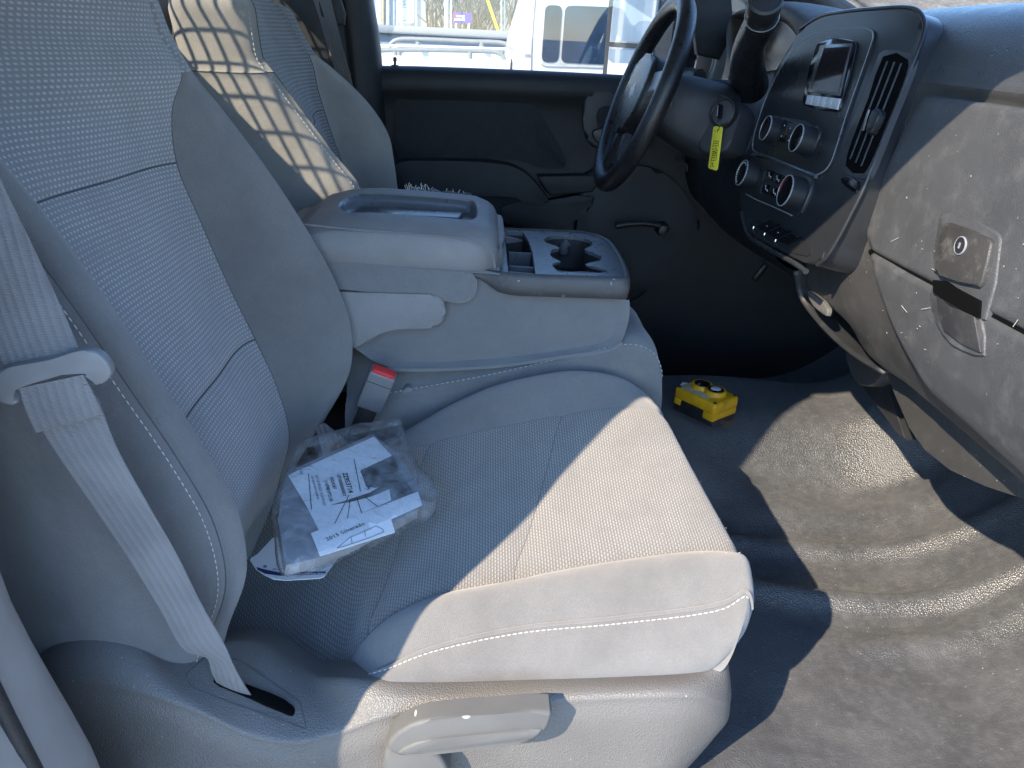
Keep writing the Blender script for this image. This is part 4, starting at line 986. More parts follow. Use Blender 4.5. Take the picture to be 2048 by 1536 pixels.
# ------------------------------------------------------------------ dashboard, passenger side
dsh = thing('dashboard', 'black scuffed dashboard with glove box doors and centre stack', 'dashboard', (.75, -.2, .5))
DPROF = [(.44, .74), (.48, .69), (.52, .652), (.56, .627), (.60, .612), (.66, .602), (.70, .600), (.76, .602), (.82, .606), (.88, .614), (.92, .622), (.945, .630), (.965, .636), (.985, .643), (1.005, .653), (1.02, .666), (1.033, .69), (1.04, .73)]
def dX(z): return interp(DPROF, z)
def dpt(a, b, off=0):
    x = .6
    for _ in range(14): x = lerp(x, dX(px(a, b, X=x).z)-off, .6)
    return px(a, b, X=x)
# smooth body
zs = [.50, .53, .56, .60, .65, .70, .76, .82, .88, .92, .935, .95, .97, .99, 1.01, 1.025, 1.037]
ctrl = []
for z in zs:
    row = []
    for y in (-.06, -.12, -.18, -.24, -.29, -.33, -.38, -.48, -.60, -.72, -.82):
        x = dX(z)
        rec = sstep(-.27, -.31, y)*sstep(.935, .915, z)*.012      # glove recess step
        rise = .02*sstep(-.30, -.16, y)*sstep(.93, 1.0, z)
        zz = z
        if z < .55: zz = z+.035*sstep(-.28, -.10, y)
        row.append(V((x+rec+.05*sstep(-.68, -.84, y)+rise*0, y, zz-.004*((y+.3)/.4)**2)))
    ctrl.append(row)
for x, z in ((.80, 1.045), (.95, 1.035), (1.14, 1.0)): ctrl.append([V((x, r.y, z+.0-.004*((r.y+.3)/.4)**2)) for r in ctrl[-1]])
bot = [V((p.x+.10, p.y, p.z-.015)) for p in ctrl[0]]; bot2 = [V((p.x+.30, p.y, p.z+.02)) for p in ctrl[0]]
ctrl = [bot2, bot]+ctrl
gD = dense(ctrl, 5, 5)
iT = (2+10)*5
gmesh('dash_face', gD, MAT['dash'], dsh, i1=iT, flip=True); gmesh('dash_pad', gD, MAT['dashtop'], dsh, i0=iT, flip=True)
# top of the dash carries on to the driver's side, under the windshield
ctrl = []
for x, z in ((.73, 1.0), (.76, 1.025), (.84, 1.035), (.95, 1.025), (1.14, .99)):
    ctrl.append([V((x, y, z-.03*sstep(.25, .8, y))) for y in (-.08, .1, .25, .4, .55, .7, .80)])
gmesh('dash_pad', dense(ctrl, 4, 4), MAT['dashtop'], dsh, flip=True)
# glove box doors: proud curved panels with rolled edges
def door_panel(nm, left, rightY, ztop, zbot, offd, m, roll=.012):
    lf = [dpt(a, b) for a, b in left]; lf = crv(lf, 4); R_ = len(lf); rows = []
    for i, p in enumerate(lf):
        zr = lerp(ztop, zbot, i/(R_-1)); row = []
        nC = 26
        for k in range(nC+1):
            t = k/nC; y = lerp(p.y, rightY, t); z = lerp(p.z, zr, sstep(0, 1, t)*.6+t*.4)
            row.append(V((dX(z)-offd, y, z)))
        rows.append([V((row[0].x+roll+offd, row[0].y+.003, row[0].z)), V((row[0].x+.003, row[0].y+.002, row[0].z))]+[row[0]+V((0, -.004, 0))]+row[1:])
    t0 = [V((p.x+.004, p.y, p.z+.004)) for p in rows[0]]; t1 = [V((p.x+.02, p.y, p.z+.005)) for p in rows[0]]
    b0 = [V((p.x+.004, p.y, p.z-.004)) for p in rows[-1]]; b1 = [V((p.x+.02, p.y, p.z-.005)) for p in rows[-1]]
    return gmesh(nm, [t1, t0]+rows+[b0, b1], m, dsh, flip=True)
gl = door_panel('glove_door', [(1850, 197), (1828, 230), (1795, 295), (1765, 365), (1742, 430), (1737, 470), (1747, 497)], -.74, .915, .708, .004, MAT['glove'])
lw = door_panel('lower_glove_door', [(1744, 510), (1752, 551), (1775, 619), (1804, 683), (1835, 738), (1862, 778)], -.74, .695, .535, .004, MAT['glove'])
tube('door_gap', [dpt(a, b, -.004) for a, b in [(1742, 503), (1850, 560), (1950, 612), (2048, 664), (2150, 716)]], .0045, MAT['gapshade'], dsh, 6)
# latch and lock
def dpoly(l, off): return [dpt(a, b, off) for a, b in l]
def plan(pts):   # flatten to the mean plane
    c = sum(pts, V())/len(pts); nn = V()
    for a, b in zip(pts, pts[1:]+pts[:1]): nn += (a-c).cross(b-c)
    nn.normalize()
    if nn.x > 0: nn = -nn
    return [p-nn*(p-c).dot(nn) for p in pts], nn
pp, nn = plan(crv(dpoly([(1866, 545), (1872, 470), (1880, 428), (1900, 425), (1990, 462), (2000, 480), (1970, 640), (1956, 634), (1960, 600)], .007), 2, True))
ext('latch_surround', pp, -nn*.010, MAT['glove'], gl, bevel=.003)
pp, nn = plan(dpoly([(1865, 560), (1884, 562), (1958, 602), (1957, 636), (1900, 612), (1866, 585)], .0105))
ext('latch_gap_shade', pp, -nn*.006, MAT['gapshade'], gl)  # solid plate; shadow of the recessed gap painted as near-black
pp, nn = plan(crv(dpoly([(1868, 540), (1880, 460), (1888, 446), (1905, 448), (1972, 476), (1981, 486), (1962, 562), (1955, 574), (1880, 545)], .013), 2, True))
lt = ext('latch', pp, -nn*.008, plain('latch_plastic', (.05, .048, .046), .42, .1, 20, [('v', 700, .0003)], ((.3, .28, .25), 30, .5, .8, .4), (120, .14, .18, (.6, .57, .52))), gl, bevel=.003)
q = dpt(1920, 491, .0137)
lathe('lock_ring', q, nn, [(.0112, -.004), (.0112, .0004), (.0102, .0008), (.0100, .0003)], MAT['silver'], lt, 28)
lathe('lock_face', q, nn, [(.0100, -.004), (.0100, .0004), (.008, .0006)], MAT['blackp'], lt, 24)
x_, y_, _ = frame(nn); box('key_slot', q+nn*.001, (.0022, .007, .001), MAT['silver'], lt, axes=(x_, y_, nn))
pp, nn = plan(crv(dpoly([(1866, 566), (1880, 566), (1930, 600), (1958, 628), (1966, 712), (1925, 700), (1885, 672), (1868, 640), (1858, 600)], .0075), 2, True))
fr_ = ext('finger_recess', pp, -nn*.009, MAT['glove'], lw, bevel=.0025)
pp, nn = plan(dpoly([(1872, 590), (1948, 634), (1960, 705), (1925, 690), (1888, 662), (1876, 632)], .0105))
ext('recess_shade_panel', crv(pp, 1, True), -nn*.004, plain('recess_shade', (.034, .034, .036), .55, .1, 20, None, ((.2, .19, .17), 30, .5, .8, .3)), fr_, bevel=.001)  # raised plate, darker colour stands in for shade in the recess
# lower closing panel and vent trim under the dash
hp = pxs([(1765, 735), (1790, 790), (1815, 855), (1850, 905), (1900, 940), (1970, 972), (2060, 1002), (2160, 1040), (2160, 960), (2048, 925), (1960, 850), (1880, 800), (1820, 768)], X=.735)
ext('hush_panel', hp, (.03, .0, .02), MAT['dash'], dsh, bevel=.004)
ext('kick_bracket', crv(pxs([(1688, 690), (1722, 702), (1745, 722), (1765, 745), (1750, 768), (1718, 770), (1700, 745)], X=.80), 2, True), (.03, 0, 0), MAT['dash'], dsh, bevel=.004)
ext('bracket_sheet', pxs([(1718, 768), (1755, 733), (1765, 752), (1800, 850), (1812, 880), (1790, 862), (1745, 800)], X=.83), (.02, 0, 0), MAT['blackp'], dsh, bevel=.003)
und = [px(a, b, X=x) for a, b, x in [(1588, 545, .60), (1596, 590, .62), (1640, 650, .64), (1700, 705, .66), (1765, 745, .68)]]
gmesh('under_panel', [crv(und, 4), [p+V((.01, 0, .004)) for p in crv(und, 4)], [p+V((.12, .03, .02)) for p in crv(und, 4)]], MAT['blackp'], dsh, thick=.006)
ext('under_lamp', crv(pxs([(1614, 582), (1632, 592), (1655, 618), (1652, 632), (1636, 620), (1618, 600)], X=.612), 2, True), (.008, 0, 0), plain('lamp_lens', (.12, .115, .11), .3), dsh, bevel=.002)
# fine scratches on the sunlit plastic
random.seed(31); sc1 = []
for k in range(24):
    a, b = (random.gauss(1880, 90), random.gauss(560, 110)) if k % 3 else (random.uniform(1680, 2046), random.uniform(240, 760))
    a = min(2046, max(1660, a))
    lo_edge = 500+(a-1745)*.53
    if a < 1745 and b < 420: continue
    p = dpt(a, b, .0068); ang = random.choice((.6, .9, 2.2, .3))+random.uniform(-.5, .5); ln = random.choice((1.5, 2, 2, 3, 3, 4, 8, 18))
    q = dpt(a+ln*math.cos(ang), b+ln*math.sin(ang), .0068)
    if p.z < .56 or q.z < .56: continue
    sc1.append((p, q, V((-1, 0, .05))))
so1 = strokes('scratches', sc1, .0004, plain('scratch_pale', (.6, .58, .54), .7), dsh); so1['kind'] = 'stuff'
# ------------------------------------------------------------------ centre stack
SN = V((-1, 0, .22)).normalized()
def fp(a, b, lift=0): return px(a, b, pl=(V((.53, 0, .60))+SN*lift, SN))
def fps(l, lift=0): return [fp(a, b, lift) for a, b in l]
st = bpy.data.objects
out = [(1690, 26), (1640, 36), (1602, 60), (1572, 100), (1548, 152), (1525, 215), (1505, 275), (1488, 335), (1481, 380), (1484, 428), (1500, 464), (1545, 492), (1600, 521), (1630, 529), (1650, 512), (1676, 470), (1700, 425), (1724, 375), (1772, 255), (1816, 145), (1842, 72), (1845, 45), (1834, 26), (1815, 18), (1750, 20)]
stk = ext('stack_body', crv(fps(out), 3, True), -SN*.12, MAT['stack'], dsh, bevel=.010, seg=4)
tube('stack_trim', [p+SN*-.001 for p in crv(fps([(1600, 58), (1640, 33), (1690, 23), (1750, 17), (1818, 15), (1838, 24), (1848, 46), (1845, 72), (1818, 146), (1774, 256), (1727, 375), (1702, 426), (1678, 472), (1652, 514), (1634, 530)]), 4)], .0035, MAT['stack'], stk, 8)
ra = [(1597, 88), (1622, 70), (1660, 60), (1728, 55), (1746, 62), (1746, 78), (1730, 125), (1692, 232), (1676, 285), (1664, 322), (1652, 340), (1635, 350), (1560, 322), (1503, 300), (1510, 262), (1530, 200), (1558, 140)]
rd = ext('radio_panel', rpoly(fps(ra, .004), .02), -SN*.006, plain('radio_panel_plastic', (.024, .026, .029), .28, .04, 6, rv=.03), stk, bevel=.003)
tube('radio_edge', rpoly(fps(ra, .0035), .02), .0011, MAT['silver'], rd, 6, closed=True)
sb = ext('screen_bezel', crv(fps([(1636, 84), (1705, 80), (1712, 92), (1684, 200), (1676, 220), (1664, 222), (1608, 211), (1604, 204), (1626, 110)], .008), 2, True), -SN*.006, MAT['blackg'], rd, bevel=.002)
ext('chrome_frame', fps([(1640, 90), (1704, 86), (1680, 192), (1614, 184)], .0088), -SN*.002, plain('screen_rim', (.09, .09, .095), .2), sb, bevel=.0006)
ext('screen', fps([(1648, 96), (1699, 93), (1676, 186), (1622, 179)], .0096), -SN*.002, MAT['screen'], sb)
for k in range(5):
    a0, a1 = k/5+.012, (k+1)/5-.012
    T0, T1, B0_, B1_ = (1614, 189), (1681, 197), (1609, 208), (1674, 219)
    q4 = [tuple(lerp(T0[i], T1[i], t) for i in (0, 1)) for t in (a0, a1)]+[tuple(lerp(B0_[i], B1_[i], t) for i in (0, 1)) for t in (a1, a0)]
    ext('preset_key', fps(q4, .0105), -SN*.004, MAT['keysilver'], sb, bevel=.0012)
def knob(nm, a, b, r, h, par, ringm):
    base = fp(a, b, .002); k_ = lathe(nm, base, SN, [(r*1.12, 0), (r*1.12, .003), (r, .004), (r*.97, h*.7), (r*.95, h)], plain(nm+'_rubber', (.018, .018, .02), .45, .1, 40), par, 40, ribs=.018)
    lathe('knob_ring', base, SN, [(r*.95, h-.001), (r*.95, h+.0008), (r*.91, h+.0012), (r*.89, h)], MAT['silver'], k_, 32)
    lathe('knob_face', base, SN, [(r*.89, h-.002), (r*.89, h+.0004), (r*.6, h+.001)], ringm, k_, 32)
    return k_
rp = ext('control_strip', crv(fps([(1541, 236), (1560, 233), (1640, 262), (1634, 280), (1622, 305), (1606, 308), (1528, 284), (1527, 270)], .007), 2, True), -SN*.006, MAT['stack'], rd, bevel=.003)
knob('volume_knob', 1556, 263, .0245, .026, rp, MAT['blackg']); knob('tune_knob', 1624, 285, .025, .030, rp, MAT['blackg'])
kp = ext('key_pad', fps([(1567, 238), (1612, 252), (1603, 298), (1558, 283)], .0095), -SN*.004, MAT['blackg'], rp, bevel=.0015)
ext('key', fps([(1578, 245), (1600, 252), (1594, 276), (1573, 270)], .0105), -SN*.002, MAT['blackp'], kp, bevel=.0006)
tube('key_edge', fps([(1577, 244), (1571, 269), (1592, 276)], .0108), .0006, MAT['chrome'], kp, 5)
for a, b in ((1580, 257), (1590, 259), (1563, 272), (1577, 281), (1569, 251)):
    box('key_mark', fp(a, b, .0112), (.0028, .0028, .0005), plain('mark_white', (.6, .62, .65), .5), kp, axes=frame(SN))
ext('storage_slot', crv(fps([(1512, 305), (1530, 303), (1632, 342), (1640, 352), (1625, 360), (1520, 322)], .0012), 2, True), -SN*.01, MAT['well'], stk)
tube('slot_lip', crv(fps([(1506, 310), (1524, 309), (1570, 328), (1615, 347), (1633, 353)], .004), 4), .004, plain('lip_gloss', (.06, .066, .075), .15), stk, 8)
cp = ext('climate_panel', crv(fps([(1500, 318), (1518, 316), (1625, 355), (1618, 385), (1600, 425), (1585, 432), (1495, 392), (1488, 380)], .006), 2, True), -SN*.008, MAT['stack'], stk, bevel=.003)
tube('climate_edge', crv(fps([(1492, 388), (1510, 398), (1550, 415), (1584, 431)], .0065), 3), .0010, MAT['silver'], cp, 6)
knob('fan_knob', 1511, 353, .027, .030, cp, MAT['blackg']); rk = knob('temperature_knob', 1602, 390, .0285, .030, cp, MAT['blackg'])
tube('red_arc', [fp(1602, 390, .002)+SN*.0315+frame(SN)[0]*(.019*math.cos(t))+frame(SN)[1]*(.019*math.sin(t)) for t in [(1.9+.2*k) for k in range(9)]], .0009, plain('red_print', (.22, .01, .015), .6), rk, 6)
for k in range(15):
    t = 1.0+k*.25; p = fp(1511, 353, .002)+SN*.0313+frame(SN)[0]*(.020*math.cos(t))+frame(SN)[1]*(.020*math.sin(t))
    box('dial_tick', p, (.002, .002, .0004), MAT['white'], cp, axes=frame(SN))
for r_ in range(2):
    for c_ in range(3):
        a, b = 1541+c_*16-r_*7, 349+c_*7+r_*27
        kk = ext('mode_key', fps([(a-7, b-12), (a+8, b-6), (a+3, b+14), (a-11, b+8)], .0085), -SN*.003, MAT['blackg'], cp, bevel=.001)
        strokes('mode_symbol', [(fp(a-3, b-5, .0089), fp(a-3, b+3, .0089), SN), (fp(a-3, b+3, .0089), fp(a+1, b+4, .0089), SN), (fp(a+1, b+4, .0089), fp(a, b+8, .0089), SN)], .0012, MAT['white'], kk)
for r_ in range(2): ext('side_key', fps([(1522-r_*6, 338+r_*26), (1530-r_*6, 341+r_*26), (1525-r_*6, 362+r_*26), (1517-r_*6, 359+r_*26)], .0085), -SN*.003, MAT['blackp'], cp, bevel=.001)
box_sw = ext('switch_bank', crv(fps([(1500, 446), (1515, 440), (1590, 472), (1622, 500), (1615, 512), (1560, 492), (1505, 462)], .002), 2, True), -SN*.012, MAT['well'], stk)
for k in range(3):
    a, b = 1522+k*22, 458+k*13
    sw = ext('rocker_switch', fps([(a-14, b-4), (a+16, b-18), (a+34, b-10), (a+6, b+6)], .006), -SN*.006, MAT['blackg'], stk, bevel=.0015)
    tube('switch_edge', crv(fps([(a-14, b-5), (a-16, b+1), (a-13, b+7)], .0068), 3), .0010, MAT['chrome'], sw, 6)
    if k < 2: box('switch_mark', fp(a+12, b-6, .0066), (.004, .0015, .0004), MAT['white'], sw, axes=frame(SN))
tube('stack_lip', crv(fps([(1484, 425), (1497, 468), (1540, 499), (1590, 527), (1612, 543)], .0), 4), .005, plain('lip_plastic', (.03, .032, .035), .25), stk, 8)
# tall air vent beside the screen
vo = [(1758, 106), (1778, 100), (1815, 106), (1824, 118), (1816, 150), (1780, 240), (1743, 335), (1732, 356), (1714, 356), (1684, 340), (1676, 326), (1692, 275), (1727, 190)]
vt = ext('air_vent', crv(fps(vo, .0028), 2, True), -SN*.01, plain('vent_surround', (.055, .056, .06), .35), stk, bevel=.002)
ext('vent_opening', crv(fps([(1766, 113), (1814, 119), (1810, 150), (1775, 240), (1738, 328), (1726, 346), (1691, 331), (1704, 280), (1737, 195)], .0045), 2, True), -SN*.006, MAT['gapshade'], vt)
for k in range(3):
    a0, a1 = (1774+k*14, 122+k*2), (1699+k*11, 318+k*7)
    sA, sB = fp(a0[0], a0[1], .0055), fp(a1[0], a1[1], .0055); dz = (sB-sA).normalized(); wv = dz.cross(SN)*.002
    ext('slat', [sA-wv, sA+wv, sB+wv, sB-wv], -SN*.006, plain('slat_plastic', (.035, .037, .04), .35), vt, bevel=.0006)
ext('vent_tab', crv(fps([(1742, 222), (1752, 216), (1758, 224), (1748, 250), (1738, 266), (1730, 262)], .016), 3, True), -SN*.014, MAT['rubber'], vt, bevel=.003)
tube('tab_edge', crv(fps([(1739, 220), (1733, 240), (1727, 262)], .0150), 3), .0022, MAT['chrome'], vt, 8)
ext('lower_blank', crv(fps([(1690, 352), (1715, 362), (1712, 385), (1690, 372), (1680, 360)], .0035), 2, True), -SN*.005, MAT['blackg'], stk, bevel=.0015)
# ------------------------------------------------------------------ instrument cluster side
cl = thing('instrument_cluster', 'dark hooded instrument cluster behind the steering wheel', 'instrument cluster', (.7, .42, .8))
# driver's dash face
ctrl = []
for z, x in ((.46, .78), (.52, .70), (.60, .672), (.70, .668), (.80, .675), (.88, .69), (.95, .71), (.995, .735), (1.0, .78), (.99, .9)):
    ctrl.append([V((x, y, z-.02*sstep(.4, .8, y))) for y in (.06, .16, .3, .42, .55, .68, .80)])
gmesh('cluster_dash', dense(ctrl, 4, 4), MAT['blackp'], cl)
ho = crv(pxs([(1478, 165), (1464, 110), (1461, 62), (1470, 30), (1492, 16), (1530, 8), (1580, 14), (1620, 45), (1636, 80), (1640, 110)], X=.655), 4)
hi = crv(pxs([(1486, 150), (1476, 100), (1477, 62), (1488, 44), (1510, 38), (1545, 38), (1575, 50), (1596, 80), (1604, 110), (1606, 130)], X=.69), 4)
gh = [hi, [lerp(a, b, .6)+V((-.02, 0, 0)) for a, b in zip(hi, ho)], ho, [p+V((.02, 0, .006)) for p in ho], [p+V((.12, 0, .0)) for p in ho], [p+V((.28, 0, -.03)) for p in ho]]
gmesh('cluster_hood', dense(gh, 4, 1), plain('hood_plastic', (.05, .047, .043), .55, .1, 14, [('v', 650, .0004)], ((.16, .14, .12), 12, .5, .9, .3)), cl)
ext('cluster_lens', hi, (.02, 0, 0), MAT['blackg'], cl)
# left hand vent with silver bezel and lamp switch
lvn = ext('side_vent', crv(pxs([(1364, 172), (1380, 95), (1392, 82), (1428, 80), (1436, 88), (1420, 165), (1408, 176)], X=.655), 3, True), (.03, 0, 0), MAT['silver'], cl, bevel=.005)
ext('vent_grille', crv(pxs([(1386, 168), (1400, 100), (1426, 98), (1412, 165)], X=.6535), 3, True), (.02, 0, 0), MAT['well'], lvn, bevel=.002)
tube('vent_tab', pxs([(1402, 148), (1394, 162)], X=.648), .005, MAT['silver'], lvn, 8)
ext('lamp_switch', crv(pxs([(1370, 98), (1388, 98), (1386, 120), (1366, 116)], X=.648), 3, True), (.02, 0, 0), MAT['blackp'], lvn, bevel=.003)
tube('vent_trim', crv(pxs([(1404, 72), (1426, 70), (1436, 80), (1430, 110), (1414, 165), (1404, 178)], X=.645), 5), .004, plain('pale_trim', (.34, .33, .3), .4), cl, 8)
# ------------------------------------------------------------------ steering column
sc_ = thing('steering_column', 'black steering column shroud with ignition lock and gear lever', 'steering column', (.5, .4, .7))
AX = V((.86, 0, -.30)).normalized()
cc_ = V((.405, .40, .862))
cx, cy, cz = V((0, 1, 0)), V((.30, 0, .86)).normalized(), AX
prof = [(-.005, .075, .060), (.02, .082, .068), (.05, .09, .074), (.09, .094, .08), (.12, .096, .084), (.15, .092, .08)]
ctrl = []
for h, a, b in prof:
    c0 = cc_+cz*h-cy*.012; ring_ = []
    for k in range(16):
        t = 2*math.pi*k/16; ca, sa = math.cos(t), math.sin(t)
        ring_.append(c0+cx*(a*math.copysign(abs(ca)**.62, ca))+cy*(b*math.copysign(abs(sa)**.62, sa)))
    ctrl.append(ring_+[ring_[0]])
gcol = dense(ctrl, 4, 3)
shd = gmesh('column_shroud', gcol, plain('column_plastic', (.024, .025, .028), .5, .1, 18, [('v', 700, .0003)], ((.1, .1, .095), 12, .5, .95, .3)), sc_)
ext('shroud_face', gcol[0][:-1], AX*.004, MAT['blackp'], sc_)
lathe('shroud_screw', px(1342, 210, Y=.305), (0, -1, 0), [(.006, -.004), (.006, .001), (.004, .0014)], MAT['stack'], sc_, 14)
# knee bolster below the column
ctrl = []
for z, x in ((.80, .66), (.77, .60), (.73, .575), (.68, .565), (.62, .575), (.56, .61), (.53, .70)):
    ctrl.append([V((x+.02*sstep(.5, .8, y)+.03*sstep(.25, .16, y), y, z)) for y in (.14, .2, .28, .4, .55, .7, .80)])
gmesh('knee_bolster', dense(ctrl, 4, 4), plain('knee_plastic', (.010, .0115, .0135), .5, .1, 10, [('v', 650, .0003)]), sc_, thick=0)
# ignition lock, key and tag
IP = px(1447, 226, Y=.272); IN_ = V((-.80, -.55, .25)).normalized()
igp = ext('lock_panel', crv(pxs([(1424, 205), (1432, 190), (1456, 194), (1474, 212), (1478, 232), (1470, 262), (1450, 300), (1400, 300), (1398, 270)], pl=(IP-IN_*.010, IN_)), 3, True), -IN_*.06, plain('lock_panel_plastic', (.05, .05, .055), .5, .08, 20, [('n', 900, .0001)]), sc_, bevel=.006)
lathe('ignition_ring', IP, IN_, [(.030, -.012), (.030, .004), (.027, .006), (.0245, .003)], MAT['blackp'], igp, 32)
lathe('ignition_face', IP, IN_, [(.0245, -.006), (.0245, .0035), (.02, .005)], plain('ign_grey', (.07, .07, .075), .4), igp, 32)
x_, y_, n_ = frame(IN_)
tilt = (y_*.92+x_*-.25).normalized()
GR = px(1508, 100, X=.5)
gl_ = [px(1500, 172, X=.60), px(1494, 130, X=.555), px(1500, 90, X=.53), px(1520, 45, X=.51), px(1531, 2, X=.495)]
tube('gear_lever', crv(gl_, 5), lambda t: interp([(0, .040), (.2, .036), (.5, .031), (.8, .029), (1, .0285)], t), MAT['rubber'], sc_, 18)
e0, e1 = crv(gl_, 5)[-1], crv(gl_, 5)[-3]; ea = (e0-e1).normalized()
gc_ = lathe('lever_cap', e0, ea, [(.0305, -.018), (.031, -.004), (.0305, .006), (.026, .009), (.024, .007), (.012, .008)], MAT['blackp'], sc_, 24)
tube('lever_seam', [e0-ea*.045+frame(ea)[0]*(.0302*math.cos(t))+frame(ea)[1]*(.0302*math.sin(t)) for t in [k*.262 for k in range(24)]], .0008, MAT['silver'], sc_, 6, closed=True)
tube('signal_lever', crv(pxs([(1330, 175), (1350, 160), (1370, 158)], Y=.58), 4), .012, MAT['silver'], sc_, 10)
# floor pedal and labels seen below
ext('warning_label', pxs([(1346, 305), (1352, 308), (1374, 330), (1374, 342), (1362, 332), (1350, 315)], X=.56), (.0015, 0, 0), plain('label_grey', (.09, .09, .09), .6), sc_)
pedal = thing('brake_pedal', 'black brake pedal in the dark far footwell', 'pedal', (.85, .42, .2))
pc_ = px(1508, 534, X=.86)
box('pedal_pad', pc_, (.02, .13, .06), MAT['rubber'], pedal, axes=(V((.85, 0, -.5)).normalized(), V((0, 1, 0)), V((.5, 0, .85)).normalized()), bevel=.006)
tube('pedal_arm', crv([pc_+V((.01, 0, 0)), pc_+V((.06, 0, .12)), pc_+V((.05, 0, .28))], 4), .009, MAT['blackp'], pedal, 8)
key = thing('key_tag', 'yellow plastic tag on a ring hanging from the ignition key', 'key tag', IP+V((0, 0, -.1)))
box('key_head', IP+IN_*.013, (.007, .030, .016), MAT['blackg'], key, axes=(x_, tilt, n_), bevel=.003)
tube('key_blade_edge', [IP+IN_*.020+tilt*.012, IP+IN_*.021-tilt*.012], .0012, MAT['silver'], key, 6)
TP = (IP+IN_*.016, V((-1, -.45, 0)).normalized())
rc = px(1437, 250, pl=TP); r1 = px(1437, 239, pl=TP); rr_ = (r1-rc).length
tube('key_ring', [rc+V((0, math.cos(t), 0))*rr_*.95+V((0, 0, math.sin(t)))*rr_ for t in [k*.2618 for k in range(24)]], .0009, MAT['chrome'], key, 6, closed=True)
tgq = [(1429, 252), (1443, 254), (1444, 258), (1434, 338), (1431, 341), (1418, 337), (1416, 333), (1426, 255)]
tgp = pxs(tgq, pl=TP)
tagm = ext('tag_strip', tgp, TP[1]*-.0025, MAT['yellowtag'], key, bevel=.0008)
tn = TP[1]; ss_ = []
def tp_(a, b): return px(a, b, pl=(TP[0]+TP[1]*.0004, TP[1]))
random.seed(12)
gly = [[(0, 0, 0, 1), (0, 0, 1, .2), (0, .5, 1, .6), (0, 1, 1, .9)], [(0, 0, 0, 1), (0, 0, 1, 0), (0, .5, .8, .5), (0, 1, 1, 1)], [(0, 0, 0, 1), (0, 0, 1, 0), (0, .5, .8, .5)], [(0, 0, 1, .1), (1, 0, 0, .6), (0, .6, 1, 1)], [(0, 1, .5, 0), (.5, 0, 1, 1)], [(0, 0, 0, 1), (0, 0, .9, .3), (.9, .3, 0, .6), (0, .6, 1, 1)]]
for i in range(9):
    cy_ = 282+i*4.8; cx_ = 1432-(i*.62)
    for gseg in gly[i % 6]:
        a0 = (cx_-5+gseg[1]*10+random.uniform(-.4, .4), cy_+gseg[0]*3.6); a1 = (cx_-5+gseg[3]*10+random.uniform(-.4, .4), cy_+gseg[2]*3.6)
        ss_.append((tp_(*a0), tp_(*a1), tn))
for a0, a1 in (((1429, 260), (1431, 264)), ((1434, 259), (1439, 260)), ((1436, 260), (1435, 265)), ((1421, 328), (1426, 326)), ((1426, 326), (1424, 331)), ((1424, 331), (1428, 334)), ((1420, 331), (1422, 335))): ss_.append((tp_(*a0), tp_(*a1), tn))
strokes('handwriting', ss_, .0011, MAT['ink'], tagm)
# ------------------------------------------------------------------ steering wheel
swl = thing('steering_wheel', 'black leather steering wheel seen from the side', 'steering wheel', (.36, .40, .65))
wb, wt_ = V((.296, .40, .667)), V((.425, .40, 1.045))
wc = (wb+wt_)/2; wu = (wt_-wb).normalized(); wr = V((0, 1, 0)); R0 = (wt_-wb).length/2; wn = wr.cross(wu)
if wn.x > 0: wn = -wn
tube('rim', [wc+wu*(R0*math.cos(t))+wr*(R0*math.sin(t)) for t in [2*math.pi*k/72 for k in range(72)]], .0198, MAT['rubber'], swl, 18, closed=True)
hub = crv([wc-wn*.0+wu*a+wr*b for a, b in ((.075, -.075), (.085, 0), (.075, .075), (.02, .10), (-.05, .085), (-.085, .04), (-.09, 0), (-.085, -.04), (-.05, -.085), (.02, -.10))], 3, True)
hb_ = ext('airbag_hub', [p+wn*.022 for p in hub], -wn*.06, MAT['rubber'], swl, bevel=.014, seg=4)
em = [wc+wn*.0235+wu*a+wr*b for a, b in ((.010, -.022), (.010, -.008), (.018, -.008), (.018, .010), (.010, .010), (.010, .024), (-.004, .020), (-.006, .008), (-.014, .008), (-.014, -.010), (-.006, -.010), (-.005, -.024))]
ext('hub_emblem', em, -wn*.003, MAT['silver'], hb_, bevel=.0008)
for a in (-.5, .5, 2.6, -2.6):
    d = wu*-math.cos(a)*1+wr*math.sin(a) if False else (wu*math.sin(0)+wr*0)
for sy in (-1, 1):
    for zz, nm in ((.03, 'spoke'),):
        p0, p1 = wc+wr*(sy*.08)+wu*zz-wn*.0, wc+wr*(sy*(R0-.004))+wu*(zz+.02)
        side_ = wu*.024
        ext(nm, [p0-side_+wn*.012, p0+side_+wn*.012, p1+side_*.8+wn*.006, p1-side_*.8+wn*.006], -wn*.016, MAT['silver'], swl, bevel=.005)
    p0, p1 = wc+wr*(sy*.035)-wu*.08, wc+wr*(sy*.075)-wu*(R0*.93)
    side_ = wr*.016
    ext('lower_spoke', [p0-side_+wn*.010, p0+side_+wn*.010, p1+side_*.8+wn*.006, p1-side_*.8+wn*.006], -wn*.016, MAT['rubber'], swl, bevel=.004)
